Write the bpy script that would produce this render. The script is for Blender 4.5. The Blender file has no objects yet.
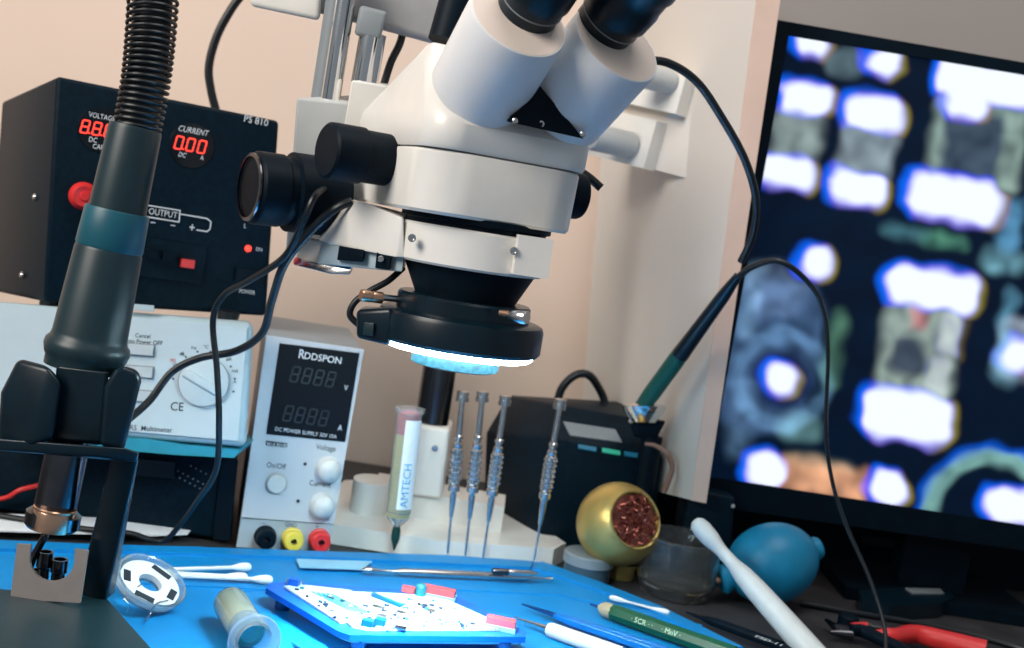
import bpy, bmesh, math, random
from mathutils import Vector, Matrix
random.seed(7)
D = bpy.data; C = bpy.context.scene.collection
V = Vector
# ------------------------------------------------------------------ camera
FPX = 1200.0; CAMH = 0.33; PITCH = math.radians(5.0); ROLL = math.radians(9.0)
CAM = V((0, 0, CAMH))
fwd = V((0, math.cos(PITCH), -math.sin(PITCH)))
up0 = V((0, math.sin(PITCH), math.cos(PITCH))); rt0 = V((1, 0, 0))
RI = rt0*math.cos(ROLL) + up0*math.sin(ROLL)
UI = -rt0*math.sin(ROLL) + up0*math.cos(ROLL)
def ray(px, py): return fwd*FPX + RI*(px-512) - UI*(py-324)
def P(px, py, Y):
    r = ray(px, py); return CAM + r*(Y/r.y)
def G(px, py, z=0.0):
    r = ray(px, py); return CAM + r*((z-CAMH)/r.z)
def proj(w):
    d = w-CAM; k = FPX/d.dot(fwd); return 512+d.dot(RI)*k, 324-d.dot(UI)*k
cd = D.cameras.new('camera'); cam = D.objects.new('camera', cd); C.objects.link(cam)
cam.matrix_world = Matrix(((RI.x, UI.x, -fwd.x, 0), (RI.y, UI.y, -fwd.y, 0), (RI.z, UI.z, -fwd.z, CAMH), (0, 0, 0, 1)))
cd.sensor_width = 36; cd.lens = FPX/1024*36; cd.clip_start = 0.02
cd.dof.use_dof = True; cd.dof.focus_distance = 0.80; cd.dof.aperture_fstop = 9.0
bpy.context.scene.camera = cam

# ------------------------------------------------------------------ materials
def mat(name, col, rough=0.5, metal=0.0, trans=0.0, emit=None, es=0.0, var=0.06, scale=60, bump=0.0, ior=1.45, coat=0.0, alpha=1.0, spec=0.5):
    m = D.materials.new(name); m.use_nodes = True
    nt = m.node_tree; b = nt.nodes['Principled BSDF']
    b.inputs['Roughness'].default_value = rough; b.inputs['Metallic'].default_value = metal
    b.inputs['Transmission Weight'].default_value = trans; b.inputs['IOR'].default_value = ior
    b.inputs['Coat Weight'].default_value = coat; b.inputs['Alpha'].default_value = alpha
    b.inputs['Specular IOR Level'].default_value = spec
    tc = nt.nodes.new('ShaderNodeTexCoord'); nz = nt.nodes.new('ShaderNodeTexNoise'); nz.inputs['Scale'].default_value = scale
    nz.inputs['Detail'].default_value = 4
    nt.links.new(tc.outputs['Object'], nz.inputs['Vector'])
    rp = nt.nodes.new('ShaderNodeValToRGB')
    c = list(col)
    rp.color_ramp.elements[0].position = 0.3; rp.color_ramp.elements[1].position = 0.7
    rp.color_ramp.elements[0].color = [max(0, x*(1-var)) for x in c]+[1]
    rp.color_ramp.elements[1].color = [min(1, x*(1+var)) for x in c]+[1]
    nt.links.new(nz.outputs['Fac'], rp.inputs['Fac']); nt.links.new(rp.outputs['Color'], b.inputs['Base Color'])
    if bump:
        bp = nt.nodes.new('ShaderNodeBump'); bp.inputs['Strength'].default_value = bump; bp.inputs['Distance'].default_value = 0.001
        n2 = nt.nodes.new('ShaderNodeTexNoise'); n2.inputs['Scale'].default_value = 900
        nt.links.new(tc.outputs['Object'], n2.inputs['Vector'])
        nt.links.new(n2.outputs['Fac'], bp.inputs['Height']); nt.links.new(bp.outputs['Normal'], b.inputs['Normal'])
    if emit:
        b.inputs['Emission Color'].default_value = list(emit)+[1]; b.inputs['Emission Strength'].default_value = es
    return m
M = dict(
 wall=mat('wall paint', (.77, .61, .505), .85, var=.03, scale=3),
 wallshade_floor=mat('shaded wall and floor grey', (.33, .30, .285), .85, var=.03, scale=3),  # grey carries the back wall's shade right of the partition; also the floor
 board=mat('cream partition board', (.70, .65, .59), .7, var=.03, scale=4),
 boardedge=mat('raw board edge', (.72, .52, .42), .7, var=.05, scale=20),
 desk=mat('dark desk laminate', (.036, .034, .037), .55, var=.35, scale=25, bump=.1),
 black=mat('black plastic', (.001, .006, .012), .5, var=.2, spec=.13),
 blacks=mat('satin black plastic', (.002, .011, .019), .3, var=.2, spec=.4),
 case=mat('powder coated black case', (.001, .009, .017), .5, var=.3, scale=200, bump=.1, spec=.14),
 rubber=mat('black rubber', (.004, .007, .010), .38, var=.1),
 handle=mat('dark grey handle', (.008, .026, .033), .38, var=.1),
 teal=mat('teal band', (.006, .085, .12), .4),
 white=mat('ivory enamel', (.80, .78, .73), .35, var=.02, coat=.2),
 whitef=mat('pale enamel drum', (.78, .79, .80), .38, var=.02, coat=.2),
 cream=mat('cream cap', (.80, .68, .60), .45, var=.02),
 grey=mat('light grey plastic', (.50, .52, .52), .5, var=.03),
 greyd=mat('mid grey plastic', (.22, .25, .27), .5, var=.03),
 beam=mat('grey painted beam', (.30, .30, .31), .5, var=.05),
 chrome=mat('chrome', (.75, .74, .72), .12, 1.0, var=.03),
 steel=mat('brushed steel', (.62, .61, .60), .22, 1.0, var=.08),
 bracket=mat('bead blasted steel', (.40, .36, .34), .5, .6, var=.06),
 darksteel=mat('dark polished steel', (.10, .10, .11), .2, 1.0, var=.1),
 copper=mat('copper toned metal', (.70, .42, .28), .25, 1.0),
 brass=mat('brass', (.78, .56, .30), .25, 1.0),
 gold=mat('gold plated shell', (.62, .44, .14), .36, .7, var=.05),
 wool=mat('copper wool', (.36, .11, .08), .28, .8, var=.4, scale=300),
 blue=mat('blue silicone mat', (.004, .23, .56), .45, var=.05, scale=15),
 blueedge=mat('deep blue aluminium', (.003, .12, .62), .35, var=.04),
 ltblue=mat('pale blue strip', (.25, .55, .75), .35),
 pcb=mat('white circuit board', (.60, .70, .74), .4, var=.2, scale=300),
 pcbd=mat('dark chips', (.01, .03, .07), .35),
 teal2=mat('teal components', (.02, .25, .33), .4),
 red=mat('red plastic', (.65, .03, .03), .35),
 redb=mat('pinkish red tab', (.85, .10, .12), .4),
 yellow=mat('yellow plastic', (.75, .60, .08), .35),
 psuw=mat('white painted sheet', (.54, .57, .60), .45, var=.02),
 psuside=mat('grey sheet side', (.25, .29, .32), .5),
 psub=mat('lower fascia grey', (.38, .45, .50), .5),
 ink=mat('black ink', (.015, .02, .03), .6),
 inkw=mat('white print', (.75, .80, .82), .6),
 inkr=mat('red ink', (.6, .05, .05), .6),
 seg=mat('unlit segments', (.006, .009, .012), .4),
 window=mat('dark display window', (.003, .006, .010), .15),
 led=mat('red led segments', (.3, .01, .01), .4, emit=(1, .05, .03), es=2.2),
 ledc=mat('green indicator', (.02, .3, .2), .4, emit=(.05, .6, .4), es=.25),
 ledb=mat('blue key', (.01, .12, .2), .4, emit=(.02, .25, .45), es=.15),
 lamp=mat('ring light diffuser', (.9, .95, 1), .5, emit=(.62, .90, 1.0), es=115.0),
 lens=mat('lens glass', (.002, .016, .022), .35, trans=.0, var=.8, scale=400),
 meter=mat('pale grey meter case', (.37, .48, .53), .45, var=.02),
 meterf=mat('meter fascia', (.44, .54, .59), .5, var=.02),
 meterb=mat('teal meter foot', (.03, .28, .38), .45),
 button=mat('grey button', (.42, .48, .51), .5),
 glass=mat('clear glass', (.90, .92, .91), .03, trans=.975, var=.0),
 clear=mat('clear plastic', (.85, .93, .95), .15, trans=.85, var=.0, ior=1.3),
 frost=mat('frosted plastic', (.45, .52, .56), .3, trans=.5, var=.0, ior=1.2),
 flux=mat('amber flux paste', (.85, .68, .20), .4),
 fluxb=mat('pale yellow paste', (.88, .84, .42), .4),
 label=mat('white label', (.80, .84, .86), .5, var=.01),
 labelt=mat('cyan lettering', (.01, .35, .62), .5),
 greenp=mat('green tool body', (.002, .075, .035), .35),
 greeng=mat('green iron grip', (.004, .10, .075), .5),
 darkgreen=mat('green needle', (.005, .05, .035), .4),
 blower=mat('blue rubber bulb', (.006, .21, .38), .42),
 cotton=mat('cotton', (.85, .86, .84), .9, var=.03, scale=400, bump=.3),
 swabstick=mat('swab stick', (.80, .80, .76), .6),
 plasticw=mat('white plastic', (.60, .62, .61), .4),
 wood=mat('brass ferrule', (.42, .34, .22), .5),
 paper=mat('white paper', (.75, .77, .79), .8, var=.02),
 bluetw=mat('blue coated steel', (.005, .16, .50), .3),
 navy=mat('navy coating', (.005, .04, .16), .3),
)
# ------------------------------------------------------------------ mesh helpers
def newell(bm): return set(bm.edges), set(bm.verts)
def bevel_new(bm, before, off, seg=3, ang=25):
    if off <= 0: return
    es = [e for e in bm.edges if e not in before and len(e.link_faces) == 2 and e.calc_face_angle(0) > math.radians(ang)]
    if es: bmesh.ops.bevel(bm, geom=es, offset=off, segments=seg, profile=.5, affect='EDGES', clamp_overlap=True)
def add_hull(bm, pts, bevel=0, seg=3):
    before = set(bm.edges)
    vs = [bm.verts.new(p) for p in pts]
    r = bmesh.ops.convex_hull(bm, input=vs)
    bad = [g for g in r['geom_interior'] if isinstance(g, bmesh.types.BMVert)] + [g for g in r['geom_unused'] if isinstance(g, bmesh.types.BMVert)]
    if bad: bmesh.ops.delete(bm, geom=list(set(bad)), context='VERTS')
    nf = [e for e in bm.edges if e not in before and len(e.link_faces) == 2 and e.calc_face_angle(0) < math.radians(1.5)]
    if nf: bmesh.ops.dissolve_edges(bm, edges=nf, use_verts=False)
    bevel_new(bm, before, bevel, seg)
def add_box(bm, c, sx, sy, sz, R=None, bevel=0, seg=3):
    R = R or Matrix.Identity(3)
    before = set(bm.edges)
    vs = [bm.verts.new(V(c) + R @ V((x*sx/2, y*sy/2, z*sz/2))) for x in (-1, 1) for y in (-1, 1) for z in (-1, 1)]
    for f in ((0, 1, 3, 2), (4, 6, 7, 5), (0, 4, 5, 1), (2, 3, 7, 6), (0, 2, 6, 4), (1, 5, 7, 3)):
        bm.faces.new([vs[i] for i in f])
    bevel_new(bm, before, bevel, seg)
def add_prism(bm, poly, vec, bevel=0, seg=2):
    before = set(bm.edges)
    a = [bm.verts.new(p) for p in poly]; b = [bm.verts.new(V(p)+V(vec)) for p in poly]; n = len(poly)
    bm.faces.new(a); bm.faces.new(b[::-1])
    for i in range(n): bm.faces.new([a[i], b[i], b[(i+1) % n], a[(i+1) % n]])
    bevel_new(bm, before, bevel, seg)
def basis(ax):
    ax = V(ax).normalized(); t = V((0, 0, 1)) if abs(ax.z) < .9 else V((1, 0, 0))
    x = t.cross(ax).normalized(); return x, ax.cross(x), ax
def add_lathe(bm, p0, ax, prof, seg=40, closed=False):
    """prof: list of (radius, distance along axis)"""
    x, y, a = basis(ax); p0 = V(p0); rings = []
    for r, t in prof:
        if r <= 1e-7: rings.append([bm.verts.new(p0+a*t)])
        else: rings.append([bm.verts.new(p0+a*t+(x*math.cos(2*math.pi*i/seg)+y*math.sin(2*math.pi*i/seg))*r) for i in range(seg)])
    pairs = list(zip(rings, rings[1:]))
    if closed: pairs.append((rings[-1], rings[0]))
    for A, B in pairs:
        for i in range(seg):
            j = (i+1) % seg
            if len(A) == 1 and len(B) == 1: continue
            if len(A) == 1: bm.faces.new([A[0], B[i], B[j]])
            elif len(B) == 1: bm.faces.new([A[i], B[0], A[j]])
            else: bm.faces.new([A[i], B[i], B[j], A[j]])
def rod(bm, a, b, prof, seg=32):
    """prof: (radius, fraction 0..1 of a->b); closes its ends"""
    a = V(a); b = V(b); L = (b-a).length
    pr = [(r, t*L) for r, t in prof]
    if pr[0][0] > 0: pr = [(0, pr[0][1])]+pr
    if pr[-1][0] > 0: pr = pr+[(0, pr[-1][1])]
    add_lathe(bm, a, b-a, pr, seg)
def spline(pts, n=10):
    pts = [V(p) for p in pts]; out = []
    q = [pts[0]*2-pts[1]]+pts+[pts[-1]*2-pts[-2]]
    for i in range(1, len(q)-2):
        p0, p1, p2, p3 = q[i-1:i+3]
        for k in range(n):
            t = k/n
            out.append(.5*((2*p1)+(p2-p0)*t+(2*p0-5*p1+4*p2-p3)*t*t+(3*p1-p0-3*p2+p3)*t**3))
    out.append(pts[-1]); return out
def add_tube(bm, pts, r, seg=12, n=10, sm=True):
    ps = spline(pts, n) if sm else [V(p) for p in pts]
    rr = r if callable(r) else (lambda t: r)
    prev = None; rings = []
    t0 = (ps[1]-ps[0]).normalized(); x, y, _ = basis(t0)
    for i, p in enumerate(ps):
        t = (ps[min(i+1, len(ps)-1)]-ps[max(i-1, 0)]).normalized()
        x = (x - t*x.dot(t)).normalized(); y = t.cross(x)
        R = rr(i/(len(ps)-1))
        rings.append([bm.verts.new(p+(x*math.cos(2*math.pi*k/seg)+y*math.sin(2*math.pi*k/seg))*R) for k in range(seg)])
    for A, B in zip(rings, rings[1:]):
        for i in range(seg): bm.faces.new([A[i], A[(i+1) % seg], B[(i+1) % seg], B[i]])
    bm.faces.new(rings[0][::-1]); bm.faces.new(rings[-1])
ORG = {}
def obj(name, bm, m, parent=None, org=None, ang=35):
    bmesh.ops.recalc_face_normals(bm, faces=bm.faces)
    if parent is not None: o_ = ORG[parent.name]
    elif org is not None: o_ = V(org)
    else:
        zs = min(v.co.z for v in bm.verts); s = V((0, 0, 0))
        for v in bm.verts: s += v.co
        s /= len(bm.verts); o_ = V((s.x, s.y, zs))
    bmesh.ops.translate(bm, verts=bm.verts, vec=-o_)
    me = D.meshes.new(name); bm.to_mesh(me); bm.free()
    me.polygons.foreach_set('use_smooth', [True]*len(me.polygons))
    me.set_sharp_from_angle(angle=math.radians(ang))
    me.materials.append(M[m] if isinstance(m, str) else m)
    o = D.objects.new(name, me); C.objects.link(o)
    if parent is not None: o.parent = parent
    else: o.location = o_
    ORG[o.name] = o_
    return o
def tag(o, label, cat, group=None):
    o['label'] = label; o['category'] = cat
    if group: o['group'] = group
    return o
def thing(name, label, cat, loc=(0, 0, 0), group=None):
    o = D.objects.new(name, None); C.objects.link(o); o.location = loc; o.empty_display_size = .02
    ORG[o.name] = V(loc); return tag(o, label, cat, group)
def struct(name, bm, m): o = obj(name, bm, m); o['kind'] = 'structure'; return o
def B(): return bmesh.new()
def copy_tree(src, Mx):
    c = src.copy(); C.objects.link(c); c.matrix_world = Mx
    for ch in src.children:
        d = ch.copy(); C.objects.link(d); d.parent = c
        for g in ch.children:
            e = g.copy(); C.objects.link(e); e.parent = d
    return c
class Face:
    """a flat front face given by three photographed corners at their distances"""
    def __init__(s, TL, TR, BL):
        s.o = V(TL); s.x = (V(TR)-V(TL)).normalized(); d = (V(BL)-V(TL))
        s.n = s.x.cross(d).normalized()
        if s.n.y > 0: s.n = -s.n
        s.y = s.n.cross(s.x).normalized()          # up
        s.R = Matrix((s.x, s.y, s.n)).transposed()
    def at(s, px, py, d=0.0):
        r = ray(px, py); o = s.o+s.n*d
        return CAM + r*((o-CAM).dot(s.n)/r.dot(s.n))
    def k(s, px, py): return (s.at(px, py)-CAM).dot(fwd)/FPX      # metres per pixel there
_tc = {}
def add_text(bm, txt, pos, R, size, shear=0.0, align='CENTER', th=0.0002, bold=0.0, sx=1.0):
    key = (txt, shear, align, bold)
    if key not in _tc:
        cu = D.curves.new('t', 'FONT'); cu.body = txt; cu.size = 1; cu.align_x = align; cu.align_y = 'CENTER'; cu.shear = shear; cu.offset = bold
        cu.resolution_u = 3
        o = D.objects.new('t', cu); C.objects.link(o)
        dg = bpy.context.evaluated_depsgraph_get(); me = D.meshes.new_from_object(o.evaluated_get(dg))
        _tc[key] = ([v.co.copy() for v in me.vertices], [tuple(p.vertices) for p in me.polygons])
        D.objects.remove(o); D.curves.remove(cu); D.meshes.remove(me)
    vs, fs = _tc[key]
    nv = [bm.verts.new(V(pos)+R @ V((v.x*size*sx, v.y*size, th))) for v in vs]
    for f in fs:
        try: bm.faces.new([nv[i] for i in f])
        except ValueError: pass
def ftext(bm, F, txt, px, py, hpx, **k):
    """cap height hpx pixels"""
    k.setdefault('sx', .80)
    add_text(bm, txt, F.at(px, py), F.R, hpx*1.38*F.k(px, py), **k)
def fbox(bm, F, px0, py0, px1, py1, d0, d1, bevel=0, skew=None):
    """box on a face between two photographed corners along the face's own axes"""
    a = F.at(px0, py0); b = F.at(px1, py1)
    w = (b-a).dot(F.x); h = (a-b).dot(F.y)
    add_box(bm, (a+b)/2+F.n*(d0+d1)/2, abs(w), abs(h), abs(d1-d0), F.R, bevel)
def rdown(px, py, dx, dy):   # pixel shift along the rolled horizontal / vertical
    c, s = math.cos(ROLL), math.sin(ROLL)
    return px+dx*c-dy*s, py+dx*s+dy*c

# ================================================================== SETTING
bm = B(); add_box(bm, (0.0, 1.52, .35), 4.4, .06, 2.2); struct('wall_back', bm, 'wall')
bm = B(); add_box(bm, (.1, .925, -.015), 2.4, 1.10, .03, bevel=.002); 
wt = thing('workbench', 'dark grey laminate workbench carrying all the equipment', 'workbench', (.1, .95, -.75)); obj('worktop', bm, 'desk', wt)
for x in (-1.0, 1.2):
    bm = B(); add_box(bm, (x, .98, -.3905), .04, .9, .719, bevel=.002); obj('side_panel', bm, 'desk', wt)
bm = B(); add_box(bm, (0, .2, -.775), 4.4, 3.0, .05); struct('floor', bm, 'wallshade_floor')
# partition board, standing between bench and screen
bm = B()
e0t, e1t = P(764, -60, 1.14), P(789, -60, 1.14); e0b, e1b = P(691, 500, 1.14), P(706, 503, 1.14)
ct, cb = P(617, -60, 1.46), P(577, 470, 1.46)
off = V((.03, .02, 0))
add_hull(bm, [e0t, e1t, e0b, e1b, ct, cb, ct+off, cb+off]); struct('wall_right', bm, 'board')
bm = B(); q = V((0, -.0012, 0))
add_hull(bm, [e0t+q, e1t+q, e0b+q, e1b+q, e0t-q*.2, e1t-q*.2, e0b-q*.2, e1b-q*.2]); struct('trim_1', bm, 'boardedge')
bm = B(); a = P(760, -40, 1.50); add_box(bm, (a.x+.62, 1.475, .5), 1.2, .02, 1.4); struct('wall_back_shaded', bm, 'wallshade_floor')  # same back wall, greyer slab for the lower light behind the monitor

# ================================================================== MONITOR
YM = 1.20
def mk_monitor():
    a, b, c = P(779, 22, YM), P(1190, 92, YM), P(700, 505, YM)
    t = thing('computer_monitor', 'large black-framed monitor showing a blurry magnified circuit board, right of the partition', 'monitor', G(940, 560, 0))
    F = Face(a, b, c); bm = B()
    pts = [P(774, 20, YM), P(1190, 92, YM), P(1110, 562, YM), P(694, 503, YM)]
    add_prism(bm, pts, V((0, .035, 0)), .003); obj('housing', bm, 'black', t)
    # front bezel frame
    inn = [P(788, 36, YM), P(1178, 101, YM), P(1103, 537, YM), P(708, 476, YM)]
    bm = B(); q = V((0, -.004, 0))
    for i in range(4):
        j = (i+1) % 4
        add_hull(bm, [pts[i], pts[j], inn[i], inn[j], pts[i]+q, pts[j]+q, inn[i]+q, inn[j]+q])
    obj('bezel', bm, 'black', t)
    # the lit picture: a fine grid carrying the displayed image as colours
    bm = B(); lay = bm.loops.layers.float_color.new('pic'); NX, NY = 230, 250
    grid = []
    for j in range(NY+1):
        row = []
        for i in range(NX+1):
            u, v = i/NX, j/NY
            row.append(bm.verts.new((inn[0].lerp(inn[1], u)).lerp(inn[3].lerp(inn[2], u), v)+V((0, -.001, 0))))
        grid.append(row)
    from mathutils import noise
    c9, s9 = math.cos(math.radians(9.5)), math.sin(math.radians(9.5))
    def sd(x, y, b):
        dx, dy = x-b[0], y-b[1]; lx = abs(dx*c9+dy*s9)-b[2]+b[4]; ly = abs(-dx*s9+dy*c9)-b[3]+b[4]
        return math.hypot(max(lx, 0), max(ly, 0))+min(max(lx, ly), 0)-b[4]
    def ss(d, w): t_ = min(1, max(0, .5-d/(2*w))); return t_*t_*(3-2*t_)
    # grey-ish middles: cx cy hx hy r colour
    greys = [(797, 135, 24, 30, 8, (.30, .38, .36)), (866, 152, 28, 30, 8, (.30, .38, .42)),
             (978, 140, 46, 46, 8, (.30, .42, .36)), (972, 146, 30, 34, 6, (-.24, -.33, -.24)),
             (918, 352, 38, 50, 10, (.36, .46, .40)), (908, 356, 16, 18, 10, (-.30, -.38, -.30)), (918, 318, 9, 9, 8, (.35, -.15, -.1)),
             (846, 62, 20, 12, 8, (.13, .2, .22)), (905, 232, 22, 6, 5, (.06, .17, .2)), (945, 240, 22, 7, 6, (.08, .26, .16)),
             (822, 479, 44, 17, 5, (.85, .42, .22)), (818, 462, 34, 5, 4, (.1, .14, .1)),
             (770, 355, 46, 78, 30, (.06, .12, .24)), (782, 380, 28, 30, 28, (-.05, -.1, -.16)), (775, 290, 30, 26, 24, (.08, .12, .2)),
             (752, 300, 8, 40, 8, (.08, .15, .2)), (835, 350, 7, 40, 7, (.08, .2, .12)), (800, 428, 22, 12, 10, (.12, .26, .26)), (742, 420, 12, 40, 10, (.06, .12, .2)),
             (1010, 225, 12, 26, 10, (.1, .3, .5)), (1003, 262, 22, 12, 10, (.15, .35, .42)), (1006, 360, 12, 24, 10, (.12, .26, .34)),
             (1005, 330, 6, 40, 6, (.1, .28, .4)), (1022, 350, 26, 30, 20, (.2, .24, .3)), (1090, 330, 60, 60, 20, (.2, .25, .25)), (1090, 180, 60, 40, 20, (.1, .2, .35))]
    whites = [(813, 46, 19, 13, 12, 1), (884, 62, 19, 16, 14, 1), (806, 98, 28, 17, 12, 1), (786, 171, 31, 17, 13, 1),
              (874, 113, 31, 19, 13, 1), (858, 188, 31, 18, 14, 1), (994, 84, 58, 21, 10, 1), (968, 103, 24, 17, 14, 1),
              (955, 199, 49, 24, 16, 1), (816, 262, 16, 18, 16, 1), (782, 379, 18, 18, 18, 1),
              (934, 289, 48, 22, 17, 1), (906, 415, 48, 26, 18, 1), (952, 335, 14, 24, 12, .32), (938, 375, 14, 20, 10, .3),
              (767, 470, 21, 19, 17, 1), (888, 488, 20, 18, 17, 1), (1017, 355, 18, 20, 18, 1), (1014, 507, 32, 20, 19, 1), (1085, 270, 30, 20, 18, 1)]
    def colour(px, py):
        wx = noise.noise(V((px*.045, py*.045, 7)))*6; wy = noise.noise(V((px*.045, py*.045, 11)))*6; qx, qy = px, py; px += wx; py += wy
        n = noise.noise(V((px*.035, py*.035, 0)))*.5+.5; n2 = noise.noise(V((px*.06, py*.06, 3)))*.5+.5
        c = [.0005, .003+.004*n, .012+.012*n]
        for g in greys:
            w = ss(sd(px, py, g), 8)*(.35+1.1*n2*(.4+n))
            for k in range(3): c[k] += g[5][k]*w*.85
        # circular track and lower right arc
        for (ax, ay, ar, aw, cc) in ((782, 380, 45, 7, (.05, .11, .18)), (990, 520, 62, 7, (.2, .42, .38)), (990, 520, 72, 5, (0, .07, .5))):
            d = abs(math.hypot(px-ax, py-ay)-ar)-aw; w = ss(d, 5)*(.5+.8*n2)
            for k in range(3): c[k] += cc[k]*w
        c = [max(0.0, v) for v in c]
        for b in whites:
            d = sd(px, py, b); dh = sd(px+4, py+1, b); dw = sd(px-3, py-2, b)
            h = ss(dh-2.5, 6); c[2] = max(c[2], .95*h*b[5]); c[1] = max(c[1], .13*h*b[5])
            ww = ss(dw-1, 5)*b[5]; c[0] = max(c[0], .25*ww); c[1] = max(c[1], .22*ww)
            w = ss(d+3, 5)*b[5]
            for k, x in enumerate((.95, 1.02, 1.12)): c[k] = c[k]*(1-w)+x*w
        return c
    cols = [[colour(*proj(grid[j][i].co)) for i in range(NX+1)] for j in range(NY+1)]
    for j in range(NY):
        for i in range(NX):
            f = bm.faces.new([grid[j][i], grid[j+1][i], grid[j+1][i+1], grid[j][i+1]])
            for lp, (jj, ii) in zip(f.loops, ((j, i), (j+1, i), (j+1, i+1), (j, i+1))): lp[lay] = cols[jj][ii]+[1]
    m = D.materials.new('lit screen picture'); m.use_nodes = True; nt = m.node_tree
    b = nt.nodes['Principled BSDF']; b.inputs['Base Color'].default_value = (.002, .004, .008, 1); b.inputs['Roughness'].default_value = .4; b.inputs['Specular IOR Level'].default_value = .12
    at = nt.nodes.new('ShaderNodeAttribute'); at.attribute_name = 'pic'
    nt.links.new(at.outputs['Color'], b.inputs['Emission Color']); b.inputs['Emission Strength'].default_value = 1.0
    obj('screen', bm, m, t)
    # stand
    bm = B(); g0 = P(940, 520, YM+.05); add_box(bm, (g0.x, YM+.055, .10), .07, .03, .20, bevel=.004); obj('stand_neck', bm, 'black', t)
    bm = B(); add_box(bm, (g0.x, YM+.060, .007), .20, .12, .012, bevel=.004); obj('stand_foot', bm, 'black', t)
mk_monitor()

# ================================================================== WALL PLUG BLOCKS
def mk_sockets():
    t = thing('wall_socket_panel', 'cream socket panel on the partition with two white plug blocks', 'socket panel', P(660, 120, 1.28))
    bm = B(); F = Face(P(630, 68, 1.30), P(702, 82, 1.235), P(612, 160, 1.30))
    fbox(bm, F, 618, 60, 694, 180, -.006, .004, .002); obj('back_plate', bm, 'board', t)
    for (x0, y0, x1, y1, cx, cy, r) in ((620, 66, 688, 118, 659, 80, 12), (606, 110, 656, 172, 620, 143, 13)):
        bm = B(); fbox(bm, F, x0, y0, x1, y1, .004, .022, .003); pl = obj('plug_block', bm, 'white', t)
        bm = B(); c = F.at(cx+10, cy+2, .022); k = F.k(cx, cy)
        rod(bm, c, c+V((-.042, -.030, .0)), [(r*k, 0), (r*k, .93), (r*k*.85, 1)]); obj('cylinder_plug', bm, 'greyd' if 0 else 'grey', pl)
mk_sockets()

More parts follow.
